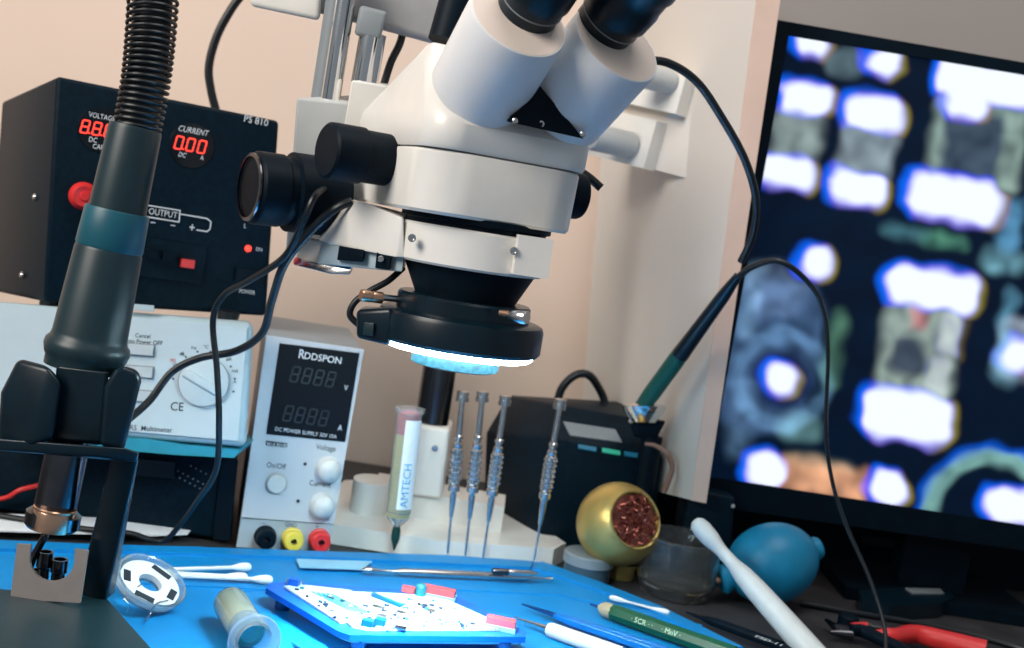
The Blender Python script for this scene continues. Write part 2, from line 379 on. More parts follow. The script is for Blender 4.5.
# ================================================================== PS 810 SUPPLY
def mk_ps810():
    Yl, Yr = 1.00, 1.085
    FL = [P(57, 76, Yl), P(279, 121, Yr), P(266, 316, Yr), P(44, 302, Yl)]; FL[2] = Face(FL[0], FL[1], FL[3]).at(266, 316)
    bk = [P(2, 101, 1.17), P(258, 128, 1.25), P(240, 300, 1.25), P(-12, 290, 1.17)]
    t = thing('bench_power_supply', 'black bench supply with red lit digits and OUTPUT terminals, on top of the multimeter', 'power supply', (FL[2]+FL[3])/2)
    F = Face(FL[0], FL[1], FL[3])
    bm = B(); add_hull(bm, FL+bk, .0035, 3); obj('case', bm, 'case', t)
    # raised front panel plate
    # meter windows
    for i, (cx, cy) in enumerate(((101, 130), (192, 146))):
        k = F.k(cx, cy); c = F.at(cx, cy)
        bm = B(); add_lathe(bm, c, F.n, [(0, .0006), (22*k, .0006), (22.5*k, 0), (22.5*k, -.002)], 40); w = obj('meter_window', bm, 'window', t)
        bm = B(); segs(bm, F, (98, 129) if i == 0 else (191.5, 145), '8.8.8' if i == 0 else '0.00', 12.5, 34, .0012); obj('lit_digits', bm, 'led', w)
    bm = B()
    F = Face(FL[0]+F.n*.001, FL[1]+F.n*.001, FL[3]+F.n*.001)
    ftext(bm, F, 'VOLTAGE', 102, 117, 5.2); ftext(bm, F, 'DC', 93, 140, 5.2); ftext(bm, F, 'CAP', 98, 147, 5)
    ftext(bm, F, 'CURRENT', 193, 131, 6, shear=.25); ftext(bm, F, 'DC', 182, 155, 5, shear=.2); ftext(bm, F, 'A', 202, 158, 5)
    ftext(bm, F, 'PS 810', 256, 121, 7, sx=.95, bold=0.0)
    ftext(bm, F, 'OUTPUT', 163, 213.5, 6.5, bold=0.0)
    ftext(bm, F, '–', 153, 222, 8, bold=.006); ftext(bm, F, '–', 173, 225, 8, bold=.006); ftext(bm, F, '+', 192, 228, 9, bold=.006)
    ftext(bm, F, 'ON', 259, 249.5, 3.8); ftext(bm, F, 'POWER', 247, 292, 4.2)
    ftext(bm, F, 'L', 245, 226, 5)
    def line(a, b, w=1.2):
        A, Bp = F.at(*a, .0004), F.at(*b, .0004); d = (Bp-A).normalized(); s = F.n.cross(d)*w*F.k(*a)/2
        vs = [bm.verts.new(x) for x in (A-s-d*.0003, Bp-s+d*.0003, Bp+s+d*.0003, A+s-d*.0003)]; bm.faces.new(vs)
    for a, b in (((146, 205), (180, 210.5)), ((180, 210.5), (179, 222)), ((179, 222), (145, 216.5)), ((145, 216.5), (146, 205)), ((180, 214), (207, 218.5)), ((207, 218.5), (211, 222)), ((211, 222), (210, 229)), ((210, 229), (207, 231.5)), ((207, 231.5), (197, 230))): line(a, b)
    obj('lettering', bm, 'inkw', t)
    # recessed terminal block with levers
    bm = B(); fbox(bm, F, 132, 236, 201, 284, 0, .0015, .001)
    tb = obj('terminal_block', bm, 'case', t)
    for x, y, c in ((150, 254, 'black'), (168, 256, 'black'), (186, 264, 'red')):
        bm = B(); fbox(bm, F, x-6, y-6, x+6, y+4, .0015, .009, .0012); obj('terminal_lever', bm, c, tb)
    for x, y, r in ((83, 196, 14),):
        bm = B(); c = F.at(x, y); k = F.k(x, y)
        add_lathe(bm, c, F.n, [(0, .012), (4*k, .012), (5*k, .010), (10*k, .011), (r*k, .006), (r*k, 0)], 32); obj('output_socket', bm, 'red', t)['label'] = 'red round output socket'
    # small black knobs hidden partly by the handle
    bm = B(); c = F.at(91, 232); k = F.k(91, 232); add_lathe(bm, c, F.n, [(0, .010), (11*k, .010), (13*k, .004), (13*k, 0)], 32); obj('output_socket', bm, 'black', t)
    # adjusting dial at right
    bm = B(); c = F.at(258, 190); k = F.k(258, 190); add_lathe(bm, c, F.n, [(0, .004), (17*k, .004), (19*k, .002), (19*k, 0)], 32); obj('voltage_dial', bm, 'black', t)
    bm = B(); c = F.at(248, 248.5); k = F.k(248, 248); add_lathe(bm, c, F.n, [(0, .0028), (2*k, .0025), (3.4*k, .001), (3.4*k, 0)], 20); obj('indicator_lamp', bm, 'led', t)
    bm = B(); fbox(bm, F, 236, 268, 262, 284, 0, .003, .001); obj('power_switch', bm, 'black', t)
    # side screws
    Fs = Face(bk[0], FL[0], bk[3])
    for x, y in ((35, 197), (22, 275)):
        bm = B(); c = Fs.at(x, y); k = Fs.k(x, y); n = Fs.n
        add_lathe(bm, c, n, [(0, .0022), (2.2*k, .0018), (3.6*k, .0004), (3.6*k, -.001)], 18); obj('case_screw', bm, 'steel', t)
    # feet
    for x, y, Y in ((229, 315, 1.045), (52, 300, 1.02)):
        bm = B(); rod(bm, P(x, y-4, Y), P(x-3, y+11, Y), [(.010, 0), (.0085, .9), (.007, 1)]); obj('rubber_foot', bm, 'rubber', t)
SEG = {'0': 'abcdef', '8': 'abcdefg'}
def segs(bm, F, c, txt, h, w, d):
    """seven segment digits, photo height h, total width w"""
    k = F.k(*c); h *= k; w *= k; o = F.at(*c, d); digits = [t for t in txt if t != '.']; n = len(digits); cw = w/n; dw = cw*.60; T = h*.12
    sl = .12
    def bar(x0, y0, x1, y1, t_=T):
        a = V((x0, y0)); b = V((x1, y1)); u = (b-a).normalized(); s = V((-u.y, u.x))*t_/2; a2 = a+u*T*.35; b2 = b-u*T*.35
        q = [a2-s, b2-s, b+u*0, b2+s, a2+s, a]
        bm.faces.new([bm.verts.new(o+F.x*(p.x+p.y*sl)+F.y*p.y) for p in q])
    i = -1
    for ch in txt:
        if ch == '.':
            x = -w/2+cw*(i+1)-cw*.10; y = -h/2
            bm.faces.new([bm.verts.new(o+F.x*(x+a+y*sl)+F.y*(y+b_)) for a, b_ in ((-T/2, 0), (T/2, 0), (T/2, T), (-T/2, T))]); continue
        i += 1; x0 = -w/2+cw*i+cw*.12; x1 = x0+dw; yt, yb = h/2, -h/2
        L = {'a': (x0, yt, x1, yt), 'b': (x1, yt, x1, 0), 'c': (x1, 0, x1, yb), 'd': (x0, yb, x1, yb), 'e': (x0, 0, x0, yb), 'f': (x0, yt, x0, 0), 'g': (x0, 0, x1, 0)}
        for s in SEG[ch]: bar(*L[s])
mk_ps810()

# ================================================================== MULTIMETER
def mk_meter():
    Yl, Yr = .985, 1.02
    TL, TR, BR, BL = P(-30, 300, Yl), P(254, 322, Yr), P(246, 448, Yr-.02), P(-30, 425, Yl-.02)
    t = thing('bench_multimeter', 'pale grey multimeter with rotary dial, lying under the black bench supply', 'multimeter', (BL+BR)/2)
    F = Face(TL, TR, BL); F2 = F; BR = F.at(246, 448)
    back = V((-.012, .055, -.006))
    bm = B(); add_hull(bm, [TL, TR, BR, BL]+[p+back for p in (TL, TR, BR, BL)], .007, 4); obj('case', bm, 'meter', t)
    bm = B(); pts = [F.at(-20, 303), F.at(247, 328), F.at(238, 441), F.at(-20, 418)]
    add_prism(bm, [p+F.n*.0002 for p in pts], F.n*.0014, .0006); obj('fascia', bm, 'meterf', t)
    # teal lower lip
    bm = B(); a = [P(-30, 424, .972), P(150, 440, .985), P(180, 445, .99), P(241, 450, 1.0), P(234, 458, 1.0), P(175, 455, .99), P(-30, 437, .97)]
    add_prism(bm, a, V((0, .07, 0)), .0015); obj('foot_strip', bm, 'meterb', t)
    # top slot plate left
    bm = B(); fbox(bm, F, 128, 304, 154, 312, .0016, .004, .001); obj('top_catch', bm, 'meter', t)
    F3 = Face(TL+F.n*.0017, TR+F.n*.0017, BL+F.n*.0017)
    # rotary dial: disc outline ring + pointer bar
    bm = B(); c = F3.at(204, 382); k = F3.k(204, 382); r = 25*k
    add_lathe(bm, c, F.n, [(0, .003), (r*.95, .003), (r*.97, .0028), (r*.97, 0)], 48); dl = obj('rotary_dial', bm, 'meterf', t)
    bm = B(); add_lathe(bm, c, F.n, [(r*.97, .0005), (r*.97, .0031), (r*1.0, .0031), (r*1.0, .0005)], 48, closed=True); obj('dial_rim', bm, 'greyd', dl)
    bm = B(); a = F3.at(184, 372, .006); b = F3.at(219, 393, .006); u = (b-a).normalized(); s = F.n.cross(u)
    add_hull(bm, [a+s*.003, a-s*.003, b+s*.003, b-s*.003, a+s*.0045-F.n*.004, a-s*.0045-F.n*.004, b+s*.0045-F.n*.004, b-s*.0045-F.n*.004], .001); obj('pointer', bm, 'meterf', dl)
    for x, y in ((141, 350), (140, 372), (138, 396)):
        bm = B(); fbox(bm, F3, x-12, y-6, x+12, y+6, 0, .003, .0012); bt = obj('push_button', bm, 'button', t)
        bm = B(); fbox(bm, F3, x-13.5, y-7.5, x+13.5, y+7.5, -.0002, .0004, .0001); obj('button_surround', bm, 'greyd', bt)
    bm = B()
    for s, x, y, h in (('Cancel', 143, 336, 4), ('Auto Power OFF', 143, 342, 4), ('CE', 177, 407, 8), ('RS  Multimeter', 151, 429, 5),
                       ('Hz', 194, 348, 3.4), ('°C', 206, 347, 3.4), ('dB', 182, 354, 3.4), ('Ω', 175, 366, 4), ('µA', 229, 359, 3.4), ('mA', 235, 371, 3.4), ('A', 235, 382, 3.4), ('⏻', 143, 350, 0)):
        if h: ftext(bm, F3, s, x, y, h*1.1, sx=.9, bold=.006)
    for i in range(9):
        a_ = math.radians(165-i*24+9); x, y = 204+31*math.cos(a_), 382-31*math.sin(a_)
        c2 = F3.at(x, y); add_lathe(bm, c2, F.n, [(0, .0003), (1.1*k, .0003), (1.1*k, 0)], 8)
    obj('lettering', bm, 'ink', t)
    bm = B(); ftext(bm, F3, 'MΩ', 173, 360.5, 3.4, bold=0.0); obj('red_lettering', bm, 'inkr', t)
    # short feet at the back that stand it on the dark station
mk_meter()

# ================================================================== DARK HOT AIR STATION UNDER THE METER
def mk_station_low():
    FL = [P(-60, 420, 1.04), P(238, 448, 1.062), P(231, 545, 1.056), P(-60, 528, 1.035)]
    FL[2].z = .004; FL[3].z = .004
    t = thing('hot_air_station', 'black vented station box under the multimeter', 'soldering station', (FL[2]+FL[3])/2)
    bk = [p+V((-.037, .16, 0)) for p in FL]
    F = Face(FL[0], FL[1], FL[3]); bm = B(); add_hull(bm, FL+bk, .004); obj('case', bm, 'case', t)
    bm = B()
    for j, (n, x0, y0) in enumerate(((5, 191, 466), (6, 178, 471), (6, 180, 478))):
        for i in range(n): 
            px, py = x0+i*5, y0+i*2.6; c = F.at(px, py); k = F.k(px, py)
            add_lathe(bm, c, F.n, [(0, .0006), (.9*k, .0006), (.9*k, 0)], 8)
    obj('vent_holes', bm, 'greyd', t)
    bm = B(); fbox(bm, F, 138, 458, 175, 478, 0, .006, .002); obj('front_handle', bm, 'blacks', t)
    bm = B(); fbox(bm, F, 222, 458, 230, 540, 0, .004, .001); obj('corner_rail', bm, 'black', t)
    bm = B(); fbox(bm, F, 104, 488, 112, 494, 0, .002, .0004); obj('small_marker', bm, 'greyd', t)
mk_station_low()

# ================================================================== RDDSPON SUPPLY
def mk_psu():
    Yl, Yr = 1.055, 1.083
    TL, TR, BR, BL = P(266, 334, Yl), P(363, 349, Yr), P(329, 552, Yr-.006), P(237, 545, Yl-.006)
    t = thing('laboratory_power_supply', 'slim white power supply with dark display and three coloured terminals', 'power supply', (BL+BR)/2)
    bkv = V((-.035, .15, .0))
    BLg, BRg = BL.copy(), BR.copy(); BLg.z = BRg.z = .003
    F = Face(TL, TR, BL)
    bm = B(); add_hull(bm, [TL, TR, BRg, BLg]+[p+bkv for p in (TL, TR, BRg, BLg)], .0025); obj('case', bm, 'psuside', t)
    bm = B(); add_prism(bm, [F.at(266, 335), F.at(363, 349), F.at(333, 523), F.at(241, 516)], F.n*.004, .0015); obj('front_panel', bm, 'psuw', t)
    bm = B(); add_prism(bm, [F.at(241, 517.5), F.at(332.5, 524), F.at(328, 553), F.at(236, 546)], F.n*.003, .001); obj('lower_fascia', bm, 'psub', t)
    n4 = F.n*.004; F4 = Face(TL+n4, TR+n4, BL+n4)
    bm = B(); add_prism(bm, [F4.at(279.5, 343), F4.at(359.5, 353), F4.at(345, 442), F4.at(266, 434)], F.n*.0008, .0003); w = obj('display_window', bm, 'window', t)
    F5 = Face(TL+F.n*.0049, TR+F.n*.0049, BL+F.n*.0049)
    bm = B(); segs(bm, F5, (314, 377), '8888', 15, 48, .0004); segs(bm, F5, (307, 416), '8888', 15, 48, .0004); obj('unlit_digits', bm, 'seg', w)
    bm = B(); ftext(bm, F5, 'R', 301.5, 354.5, 9.5, bold=.004); ftext(bm, F5, 'DDSPON', 323, 358.5, 7, sx=.98, bold=.004)
    ftext(bm, F5, 'V', 346, 388, 5.5, bold=0.0); ftext(bm, F5, 'A', 340, 428, 6, bold=0.0); ftext(bm, F5, 'DC POWER SUPPLY 30V 10A', 306, 433, 4, sx=.9)
    obj('display_lettering', bm, 'inkw', w)
    bm = B(); fbox(bm, F4, 266, 440.5, 287, 448, 0, .0004); obj('model_plate', bm, 'ink', t)
    bm = B(); ftext(bm, F5, 'LW-K3010D', 276.5, 445, 4, sx=.85); obj('model_lettering', bm, 'inkw', t)
    bm = B()
    for s, x, y, h in (('Voltage', 326, 448, 5.6), ('Current', 320, 484, 5.6), ('On/Off', 276, 466, 5.6)): ftext(bm, F4, s, x, y, h, sx=.85, bold=.008)
    F6 = Face(TL+F.n*.0032, TR+F.n*.0032, BL+F.n*.0032)
    for s, x, y, h in (('GND', 291, 525, 4.6), ('+', 317, 527, 6), ('–', 264, 523, 6)): ftext(bm, F6, s, x, y, h, bold=0.0)
    for x, y in ((305, 464), (298, 501)):
        k = F4.k(x, y); add_lathe(bm, F4.at(x, y), F.n, [(0, .0005), (1.8*k, .0005), (1.8*k, 0)], 12)
    obj('panel_lettering', bm, 'ink', t)
    for x, y, r in ((328, 469, 13), (322, 505, 13)):
        k = F4.k(x, y); bm = B(); ax = F.n
        prof = [(0, .016), (r*k*.8, .011), (r*k*.86, .0098), (r*k*.92, .003), (r*k, .0025), (r*k, 0)]
        add_lathe(bm, F4.at(x, y), ax, prof, 40); obj('adjusting_knob', bm, 'plasticw', t)
    k = F4.k(276, 483); bm = B(); add_lathe(bm, F4.at(276, 483), F.n, [(0, .005), (8*k, .005), (9.5*k, .004), (10*k, 0)], 36); pb = obj('on_off_button', bm, 'plasticw', t)
    bm = B(); add_lathe(bm, F4.at(276, 483), F.n, [(10.4*k, 0), (10.4*k, .001), (11.6*k, .001), (11.6*k, 0)], 36, closed=True); obj('button_ring', bm, 'grey', pb)
    for x, y, c in ((266, 538, 'black'), (293, 540, 'yellow'), (320, 541, 'red')):
        k = F6.k(x, y); bm = B(); c0 = F6.at(x-1, y-2); R = 11*k
        add_lathe(bm, c0, F.n, [(0, .009), (R*.28, .009), (R*.3, .0145), (R*.75, .0145), (R*.88, .013), (R*.9, .004), (R, .0035), (R, 0)], 32)
        p = obj('binding_post', bm, c, t); p['label'] = {'black': 'black', 'yellow': 'yellow', 'red': 'red'}[c]+' binding post'
        bm = B(); add_lathe(bm, c0+F.n*.0092, F.n, [(0, .0002), (R*.27, .0002), (R*.27, 0)], 16); obj('post_hole', bm, 'ink', p)
mk_psu()

# ================================================================== MICROSCOPE
YH = .80
def mk_scope():
    yaw = math.radians(25); O = P(477, 220, YH)
    X = V((math.cos(yaw), math.sin(yaw), 0)); Yb = V((-math.sin(yaw), math.cos(yaw), 0)); Z = V((0, 0, 1))
    def L(x, y, z): return O+X*(x*.001)+Yb*(y*.001)+Z*(z*.001)
    RH = Matrix((X, Yb, Z)).transposed()
    t = thing('stereo_microscope', 'ivory stereo microscope with black eyepieces on a boom stand', 'microscope', G(440, 556, 0))
    # ---- lower body: plan with round front corners
    def plan(fr, bk, w, rf, rb, n=8):
        pts = []; fr -= 3; bk += 50; w -= 2
        def arc(cx, cy, r, a0, a1):
            for i in range(n+1):
                a = math.radians(a0+(a1-a0)*i/n); pts.append((cx-1+r*math.cos(a), cy+r*math.sin(a)))
        arc(w-rf, -fr+rf, rf, -90, 0); arc(w-rb, bk-rb, rb, 0, 90); arc(-w+rb, bk-rb, rb, 90, 180); arc(-w+rf, -fr+rf, rf, 180, 270)
        return pts
    def loft(layers, name, m, bevel=.0, parent=t):
        bm = B(); rings = [[bm.verts.new(L(x, y, z)) for x, y in pl] for pl, z in layers]
        bm.faces.new(rings[0]); bm.faces.new(rings[-1])
        for A, Bq in zip(rings, rings[1:]):
            n = len(A)
            for i in range(n): bm.faces.new([A[i], A[(i+1) % n], Bq[(i+1) % n], Bq[i]])
        return obj(name, bm, m, parent)
    loft([(plan(50, 60, 57, 30, 14), 0), (plan(52, 62, 59, 32, 14), 2), (plan(53, 63, 60, 32, 14), 38), (plan(52.2, 62.2, 59.2, 32, 14), 39.4)], 'lower_body', 'white')
    loft([(plan(50, 60, 57, 30, 13), 39.2), (plan(50, 60, 57, 30, 13), 41)], 'seam', 'greyd')
    # ---- upper casing (side profile with round edges)
    def plan2(fr, bk, w, rf, rb, n=8):
        pts = []; ln = fr+bk; rf = min(rf, ln*.45); rb = min(rb, ln*.45)
        for cx, cy, q, a0 in ((w-rf, -fr+rf, rf, -90), (w-rb, bk-rb, rb, 0), (-w+rb, bk-rb, rb, 90), (-w+rf, -fr+rf, rf, 180)):
            for i in range(n+1):
                a = math.radians(a0+90*i/n); pts.append((cx-1+q*math.cos(a), cy+q*math.sin(a)))
        return pts
    lays = [(plan2(49, 111, 57, 24, 14), 40.6), (plan2(50.5, 112, 58, 24, 14), 43), (plan2(51, 112, 58, 23, 12), 57), (plan2(47, 112, 57, 21, 12), 63)]
    for i in range(1, 8):
        u = i/8; lays.append((plan2(47-35*u, 112-8*max(0, 1)*0-u*104, 57-4.5*u, 20-4*u, 12-4*u), 63+40*u))
    lays += [(plan2(9, 3, 51.5, 10, 4), 105.5), (plan2(6, 0, 49, 8, 4), 107)]
    loft(lays, 'upper_casing', 'white')
    bm = B()
    prof = [(-49, 40.6), (-51, 60), (-17, 103), (-8, 107), (2, 104), (108, 68), (111, 62), (111, 40.6)]
    bm.free()
    # ---- eyepiece drums
    U = V((0, .707, .707))
    def W(v): return X*v.x+Yb*v.y+Z*v.z
    for sx, ox, ou, A in ((-25, 7, 9, V((.0, -.75, .66))), (34, -7, 12, V((.13, -.75, .65)))):
        A = A.normalized(); c0 = L(sx, -30, 80); ax = W(A); r = .031
        bm = B(); add_lathe(bm, c0, ax, [(0, 0), (r, 0), (r, .060), (r*.975, .0622), (0, .0622)], 64); dr = obj('eyepiece_drum', bm, 'whitef', t)
        bm = B(); add_lathe(bm, c0, ax, [(0, .0624), (r*.945, .0624), (r*.945, .0615)], 64); obj('drum_cap', bm, 'cream', dr)
        c1 = c0+ax*.062+X*(ox*.001)+W(U)*(ou*.001)
        bm = B(); q = 1.0
        add_lathe(bm, c1, ax, [(0, 0), (.0190, 0), (.0190, .008), (.0198, .009), (.0198, .015), (.0215, .016), (.0220, .028), (.0212, .031), (.0212, .041), (.0225, .043), (.0225, .060), (.019, .064), (.013, .064), (.011, .060), (0, .059)], 48)
        ey = obj('eyepiece', bm, 'blacks', t)
        bm = B(); add_lathe(bm, c1, ax, [(.0190, .0078), (.0201, .0082), (.0201, .0088), (.0190, .0092)], 48, closed=True); obj('eyepiece_ring', bm, 'greyd', ey)
    # triangular black plate between drums
    bm = B(); n = V((0, -.77, .64)); 
    Ff = Face(L(-58, -53, 52), L(58, -53, 52), L(-58, -53, 20))
    tri = [P(509, 122, .738), P(540, 86, .748), P(584, 139, .757)]
    back = W(V((0, .004, .001)))
    add_prism(bm, [p for p in tri], back, .0005); obj('front_plate', bm, 'black', t)
    for (px, py, Y, r) in ((541, 124, .748, .0021), (583, 134, .7555, .0019), (515, 121, .735, .0019)):
        bm = B(); c = P(px, py, Y); ax = (CAM-c).normalized()
        add_lathe(bm, c-ax*.002, ax, [(0, .0032), (r*.5, .0032), (r*.55, .0040), (r, .0036), (r, 0)], 20); obj('screw', bm, 'steel', t)
    # trinocular tube, behind left drum
    bm = B(); rod(bm, P(446, 42, .83), P(470, -45, .84), [(.0125, 0), (.0125, 1)]); obj('camera_tube', bm, 'black', t)
    # ---- mount ring and nosepiece
    def ring(name, m, prof, seg=72, p=t):
        bm = B(); add_lathe(bm, O, V((0, 0, -1)), [(r*.001, z*.001) for r, z in prof], seg); return obj(name, bm, m, p)
    ring('rotation_groove', 'black', [(0, -1), (50, -1), (50, 3), (47, 4), (47, 8), (0, 8)])
    mr = ring('mount_ring', 'white', [(0, 6.6), (47.5, 6.6), (49, 8), (49, 30.5), (47.5, 32), (0, 32)])
    bm = B(); aa = P(509, 254, .757); Rr = Matrix.Rotation(math.radians(12), 3, 'Z')
    add_box(bm, P(530, 256, .765), .0225, .022, .0250, Rr, .002); obj('clamp_block', bm, 'white', mr)
    for px, py, Y in ((514, 251, .752), (412, 238, .757)):
        bm = B(); c = P(px, py, Y); ax = (CAM-c).normalized(); add_lathe(bm, c-ax*.003, ax, [(0, .0046), (.0012, .0046), (.0015, .0052), (.0026, .005), (.0026, 0)], 18); obj('clamp_screw', bm, 'steel', mr)
    ring('objective_cone', 'black', [(0, 31), (43.5, 31), (43.5, 33), (33.5, 53), (33.5, 58), (0, 58)])
    # objective lens below the ring
    ring('objective_barrel', 'black', [(0, 57), (31, 57), (31, 88), (0, 88)])
    bm = B(); add_lathe(bm, O, V((0, 0, -1)), [(0, .0865), (.029, .0865), (.0295, .0985), (.027, .0995), (0, .0975)], 64); obj('objective_lens', bm, 'lens', t)
    # ---- zoom knobs
    def knob(name, a, b, prof, m='black'):
        bm = B(); rod(bm, a, b, prof, 48); k = obj(name, bm, m, t); return k
    knob('zoom_knob', P(326, 150, .772), P(392, 161, .80), [(.0165, 0), (.0182, .03), (.0185, .10), (.0185, .50), (.0172, .52), (.0172, .90), (.0160, .93), (.0160, 1)])
    knob('zoom_knob', P(552, 192, .835), P(580, 196, .845), [(.0165, 0), (.0165, .9), (.0155, 1)])
    # ---- focus block with knob
    kn = knob('focus_knob', P(250, 187, .815), P(338, 198, .85), [(.0195, 0), (.0235, .02), (.0250, .05), (.0250, .32), (.0235, .34), (.0235, .42), (.0275, .44), (.0275, .90), (.0265, 1)])
    bm = B(); c = P(250, 187, .815); axk = (P(250, 187, .815)-P(338, 198, .85)).normalized()
    add_lathe(bm, c, axk, [(.0208, 0), (.0208, .0016), (.0232, .0012), (.0232, 0)], 48, closed=True); obj('knob_rim', bm, 'darksteel', kn)
    RZ = Matrix.Rotation(math.radians(20), 3, 'Z')
    # rack housing
    bm = B(); add_hull(bm, [P(297, 98, .87), P(349, 103, .885), P(343, 262, .885), P(286, 250, .87), P(297, 98, .93), P(360, 95, .94), P(345, 262, .93), P(286, 250, .92)], .002)
    obj('rack_housing', bm, 'grey', t)
    bm = B(); add_hull(bm, [P(352, 80, .872), P(388, 86, .885), P(362, 200, .885), P(332, 196, .872), P(352, 80, .92), P(390, 84, .93), P(362, 200, .93), P(332, 196, .92)], .0015)
    obj('rack_slide', bm, 'white', t)
    # arm from rack to mount ring
    bm = B()
    add_hull(bm, [P(344, 199, .83), P(360, 201, .80), P(403, 218, .775), P(404, 258, .775), P(396, 257, .775), P(326, 244, .83), P(318, 240, .835),
                  P(372, 204, .87), P(410, 214, .84), P(410, 252, .84), P(330, 232, .88)], .0025, 3)
    obj('support_arm', bm, 'white', t)
    bm = B(); add_hull(bm, [P(322, 240, .832), P(404, 256, .780), P(402, 272, .780), P(352, 266, .812), P(316, 264, .834), P(330, 232, .875), P(408, 250, .84), P(405, 268, .84), P(318, 258, .875)], .001)
    un = obj('arm_underframe', bm, 'meter', t)
    for a in ((337, 246, 364, 262, .818, .800), (375, 250, 391, 270, .793, .784)):
        bm = B(); x0, y0, x1, y1, Ya, Yb_ = a; s = V((0, .006, 0))
        q = [P(x0+2, y0, Ya-.004), P(x1, y0+4, Yb_-.004), P(x1-2, y1, Yb_-.004), P(x0, y1-2, Ya-.004)]
        add_hull(bm, q+[p+s*2 for p in q], .0005); obj('arm_slot', bm, 'black', un)
    bm = B(); c = P(381, 259, .782); ax = (CAM-c).normalized(); add_lathe(bm, c, ax, [(0, .0016), (.0018, .0014), (.0022, 0)], 14); obj('screw', bm, 'steel', un)
    # lower rack foot: pale block with steel strip
    bm = B(); add_hull(bm, [P(303, 238, .845), P(334, 243, .835), P(330, 266, .835), P(296, 258, .845), P(306, 236, .88), P(340, 243, .88), P(334, 264, .88), P(300, 256, .88)], .001); obj('rack_foot', bm, 'white', t)
    bm = B(); add_hull(bm, [P(296, 259, .842), P(352, 268, .82), P(350, 275, .82), P(330, 274, .825), P(294, 265, .842), P(300, 259, .88), P(354, 266, .86), P(352, 272, .86), P(298, 264, .88)], .0012); obj('steel_strip', bm, 'steel', t)
    bm = B(); rod(bm, P(299, 262, .836), P(296, 261, .834), [(.0028, 0), (.0028, 1)], 16); obj('red_stop', bm, 'redb', t)
    # ---- posts and boom
    bm = B(); rod(bm, P(352, -40, .895), P(330, 102, .895), [(.0072, 0), (.0072, 1)], 40); obj('post', bm, 'chrome', t)
    bm = B(); rod(bm, P(343, -40, .908), P(321, 102, .908), [(.0080, 0), (.0080, 1)], 32); obj('post_shaded_side', bm, 'greyd', t)  # grey rod stands in for the shaded left side of the post
    bm = B(); rod(bm, P(373, 34, .90), P(364, 84, .90), [(.010, 0), (.010, 1)], 40); obj('short_post', bm, 'chrome', t)
    bm = B(); add_hull(bm, [P(360, 5, .89), P(388, 12, .89), P(380, 40, .89), P(354, 35, .89), P(360, 5, .918), P(388, 12, .918), P(380, 40, .918), P(354, 35, .918)], .003); obj('post_cap', bm, 'greyd', t)
    bm = B(); add_hull(bm, [P(300, -24, .925), P(500, 8, .935), P(492, 56, .935), P(376, 22, .925), P(300, 8, .925), P(300, -24, .96), P(500, 8, .98), P(492, 60, .98), P(300, 8, .96)], .003); obj('boom', bm, 'beam', t)
    bm = B(); add_hull(bm, [P(250, -28, .915), P(322, -14, .915), P(320, 21, .915), P(250, 6, .915), P(250, -28, .95), P(322, -14, .95), P(320, 21, .95), P(250, 6, .95)], .004); obj('boom_end', bm, 'white', t)
    c0 = P(431, 425, 1.19); zt = P(480, 40, .96).z
    bm = B(); a = P(485, 30, .95); add_hull(bm, [a+V((0, 0, -.02)), a+V((.03, 0, -.02)), a+V((0, 0, .02)), a+V((.03, 0, .02))]+[V((c0.x+dx, 1.21, zt+dz)) for dx in (-.015, .015) for dz in (-.02, .02)], .002); obj('rear_boom', bm, 'beam', t)
    # main column
    r = 17*1.19/1200
    bm = B(); rod(bm, (c0.x, c0.y, c0.z-.03), (c0.x, c0.y, zt), [(r, 0), (r, 1)], 48); obj('column', bm, 'darksteel', t)
    # column socket block
    bm = B(); add_hull(bm, [P(414, 424, 1.165), P(450, 430, 1.165), P(441, 500, 1.165), P(405, 494, 1.165)]+[P(414, 424, 1.165)+V((0, .06, 0)), P(450, 430, 1.165)+V((0, .06, 0)), P(441, 500, 1.165)+V((0, .06, 0)), P(405, 494, 1.165)+V((0, .06, 0))], .004); sb = obj('column_socket', bm, 'white', t)
    bm = B(); c = P(435, 448, 1.163); add_lathe(bm, c, V((0, -1, 0)), [(0, .001), (.0022, .001), (.003, .002), (.003, -.002)], 16); obj('socket_screw', bm, 'steel', sb)
    # riser on the plate
    z1 = G(430, 536, 0).z
    def slab(name, poly, z0, z1, m, bev=.003):
        bm = B(); add_prism(bm, [V((p.x, p.y, z0)) for p in poly], V((0, 0, z1-z0)), bev, 3); obj(name, bm, m, t)
    zt1 = .020
    slab('base_plate', [G(326, 523, zt1), G(440, 541, zt1), G(554, 549, zt1), G(566, 543, zt1), G(500, 500, zt1), G(430, 480, zt1), G(345, 480, zt1), G(325, 495, zt1)], .001, zt1, 'white')
    zt2 = .052
    c = P(371, 478, 1.155); cc = V((c.x, 1.175, 0))
    poly = [V((cc.x+.019*math.cos(a), cc.y+.024*math.sin(a), 0)) for a in [math.radians(d) for d in range(0, 360, 15)]]
    slab('round_boss', poly, zt1-.002, zt2, 'white', .003)
    slab('riser_block', [V((cc.x+.0, 1.178, 0)), V((P(506, 500, 1.16).x, 1.172, 0)), V((P(506, 500, 1.16).x, 1.225, 0)), V((cc.x, 1.235, 0))], zt1-.002, zt2-.006, 'white', .004)
mk_scope()

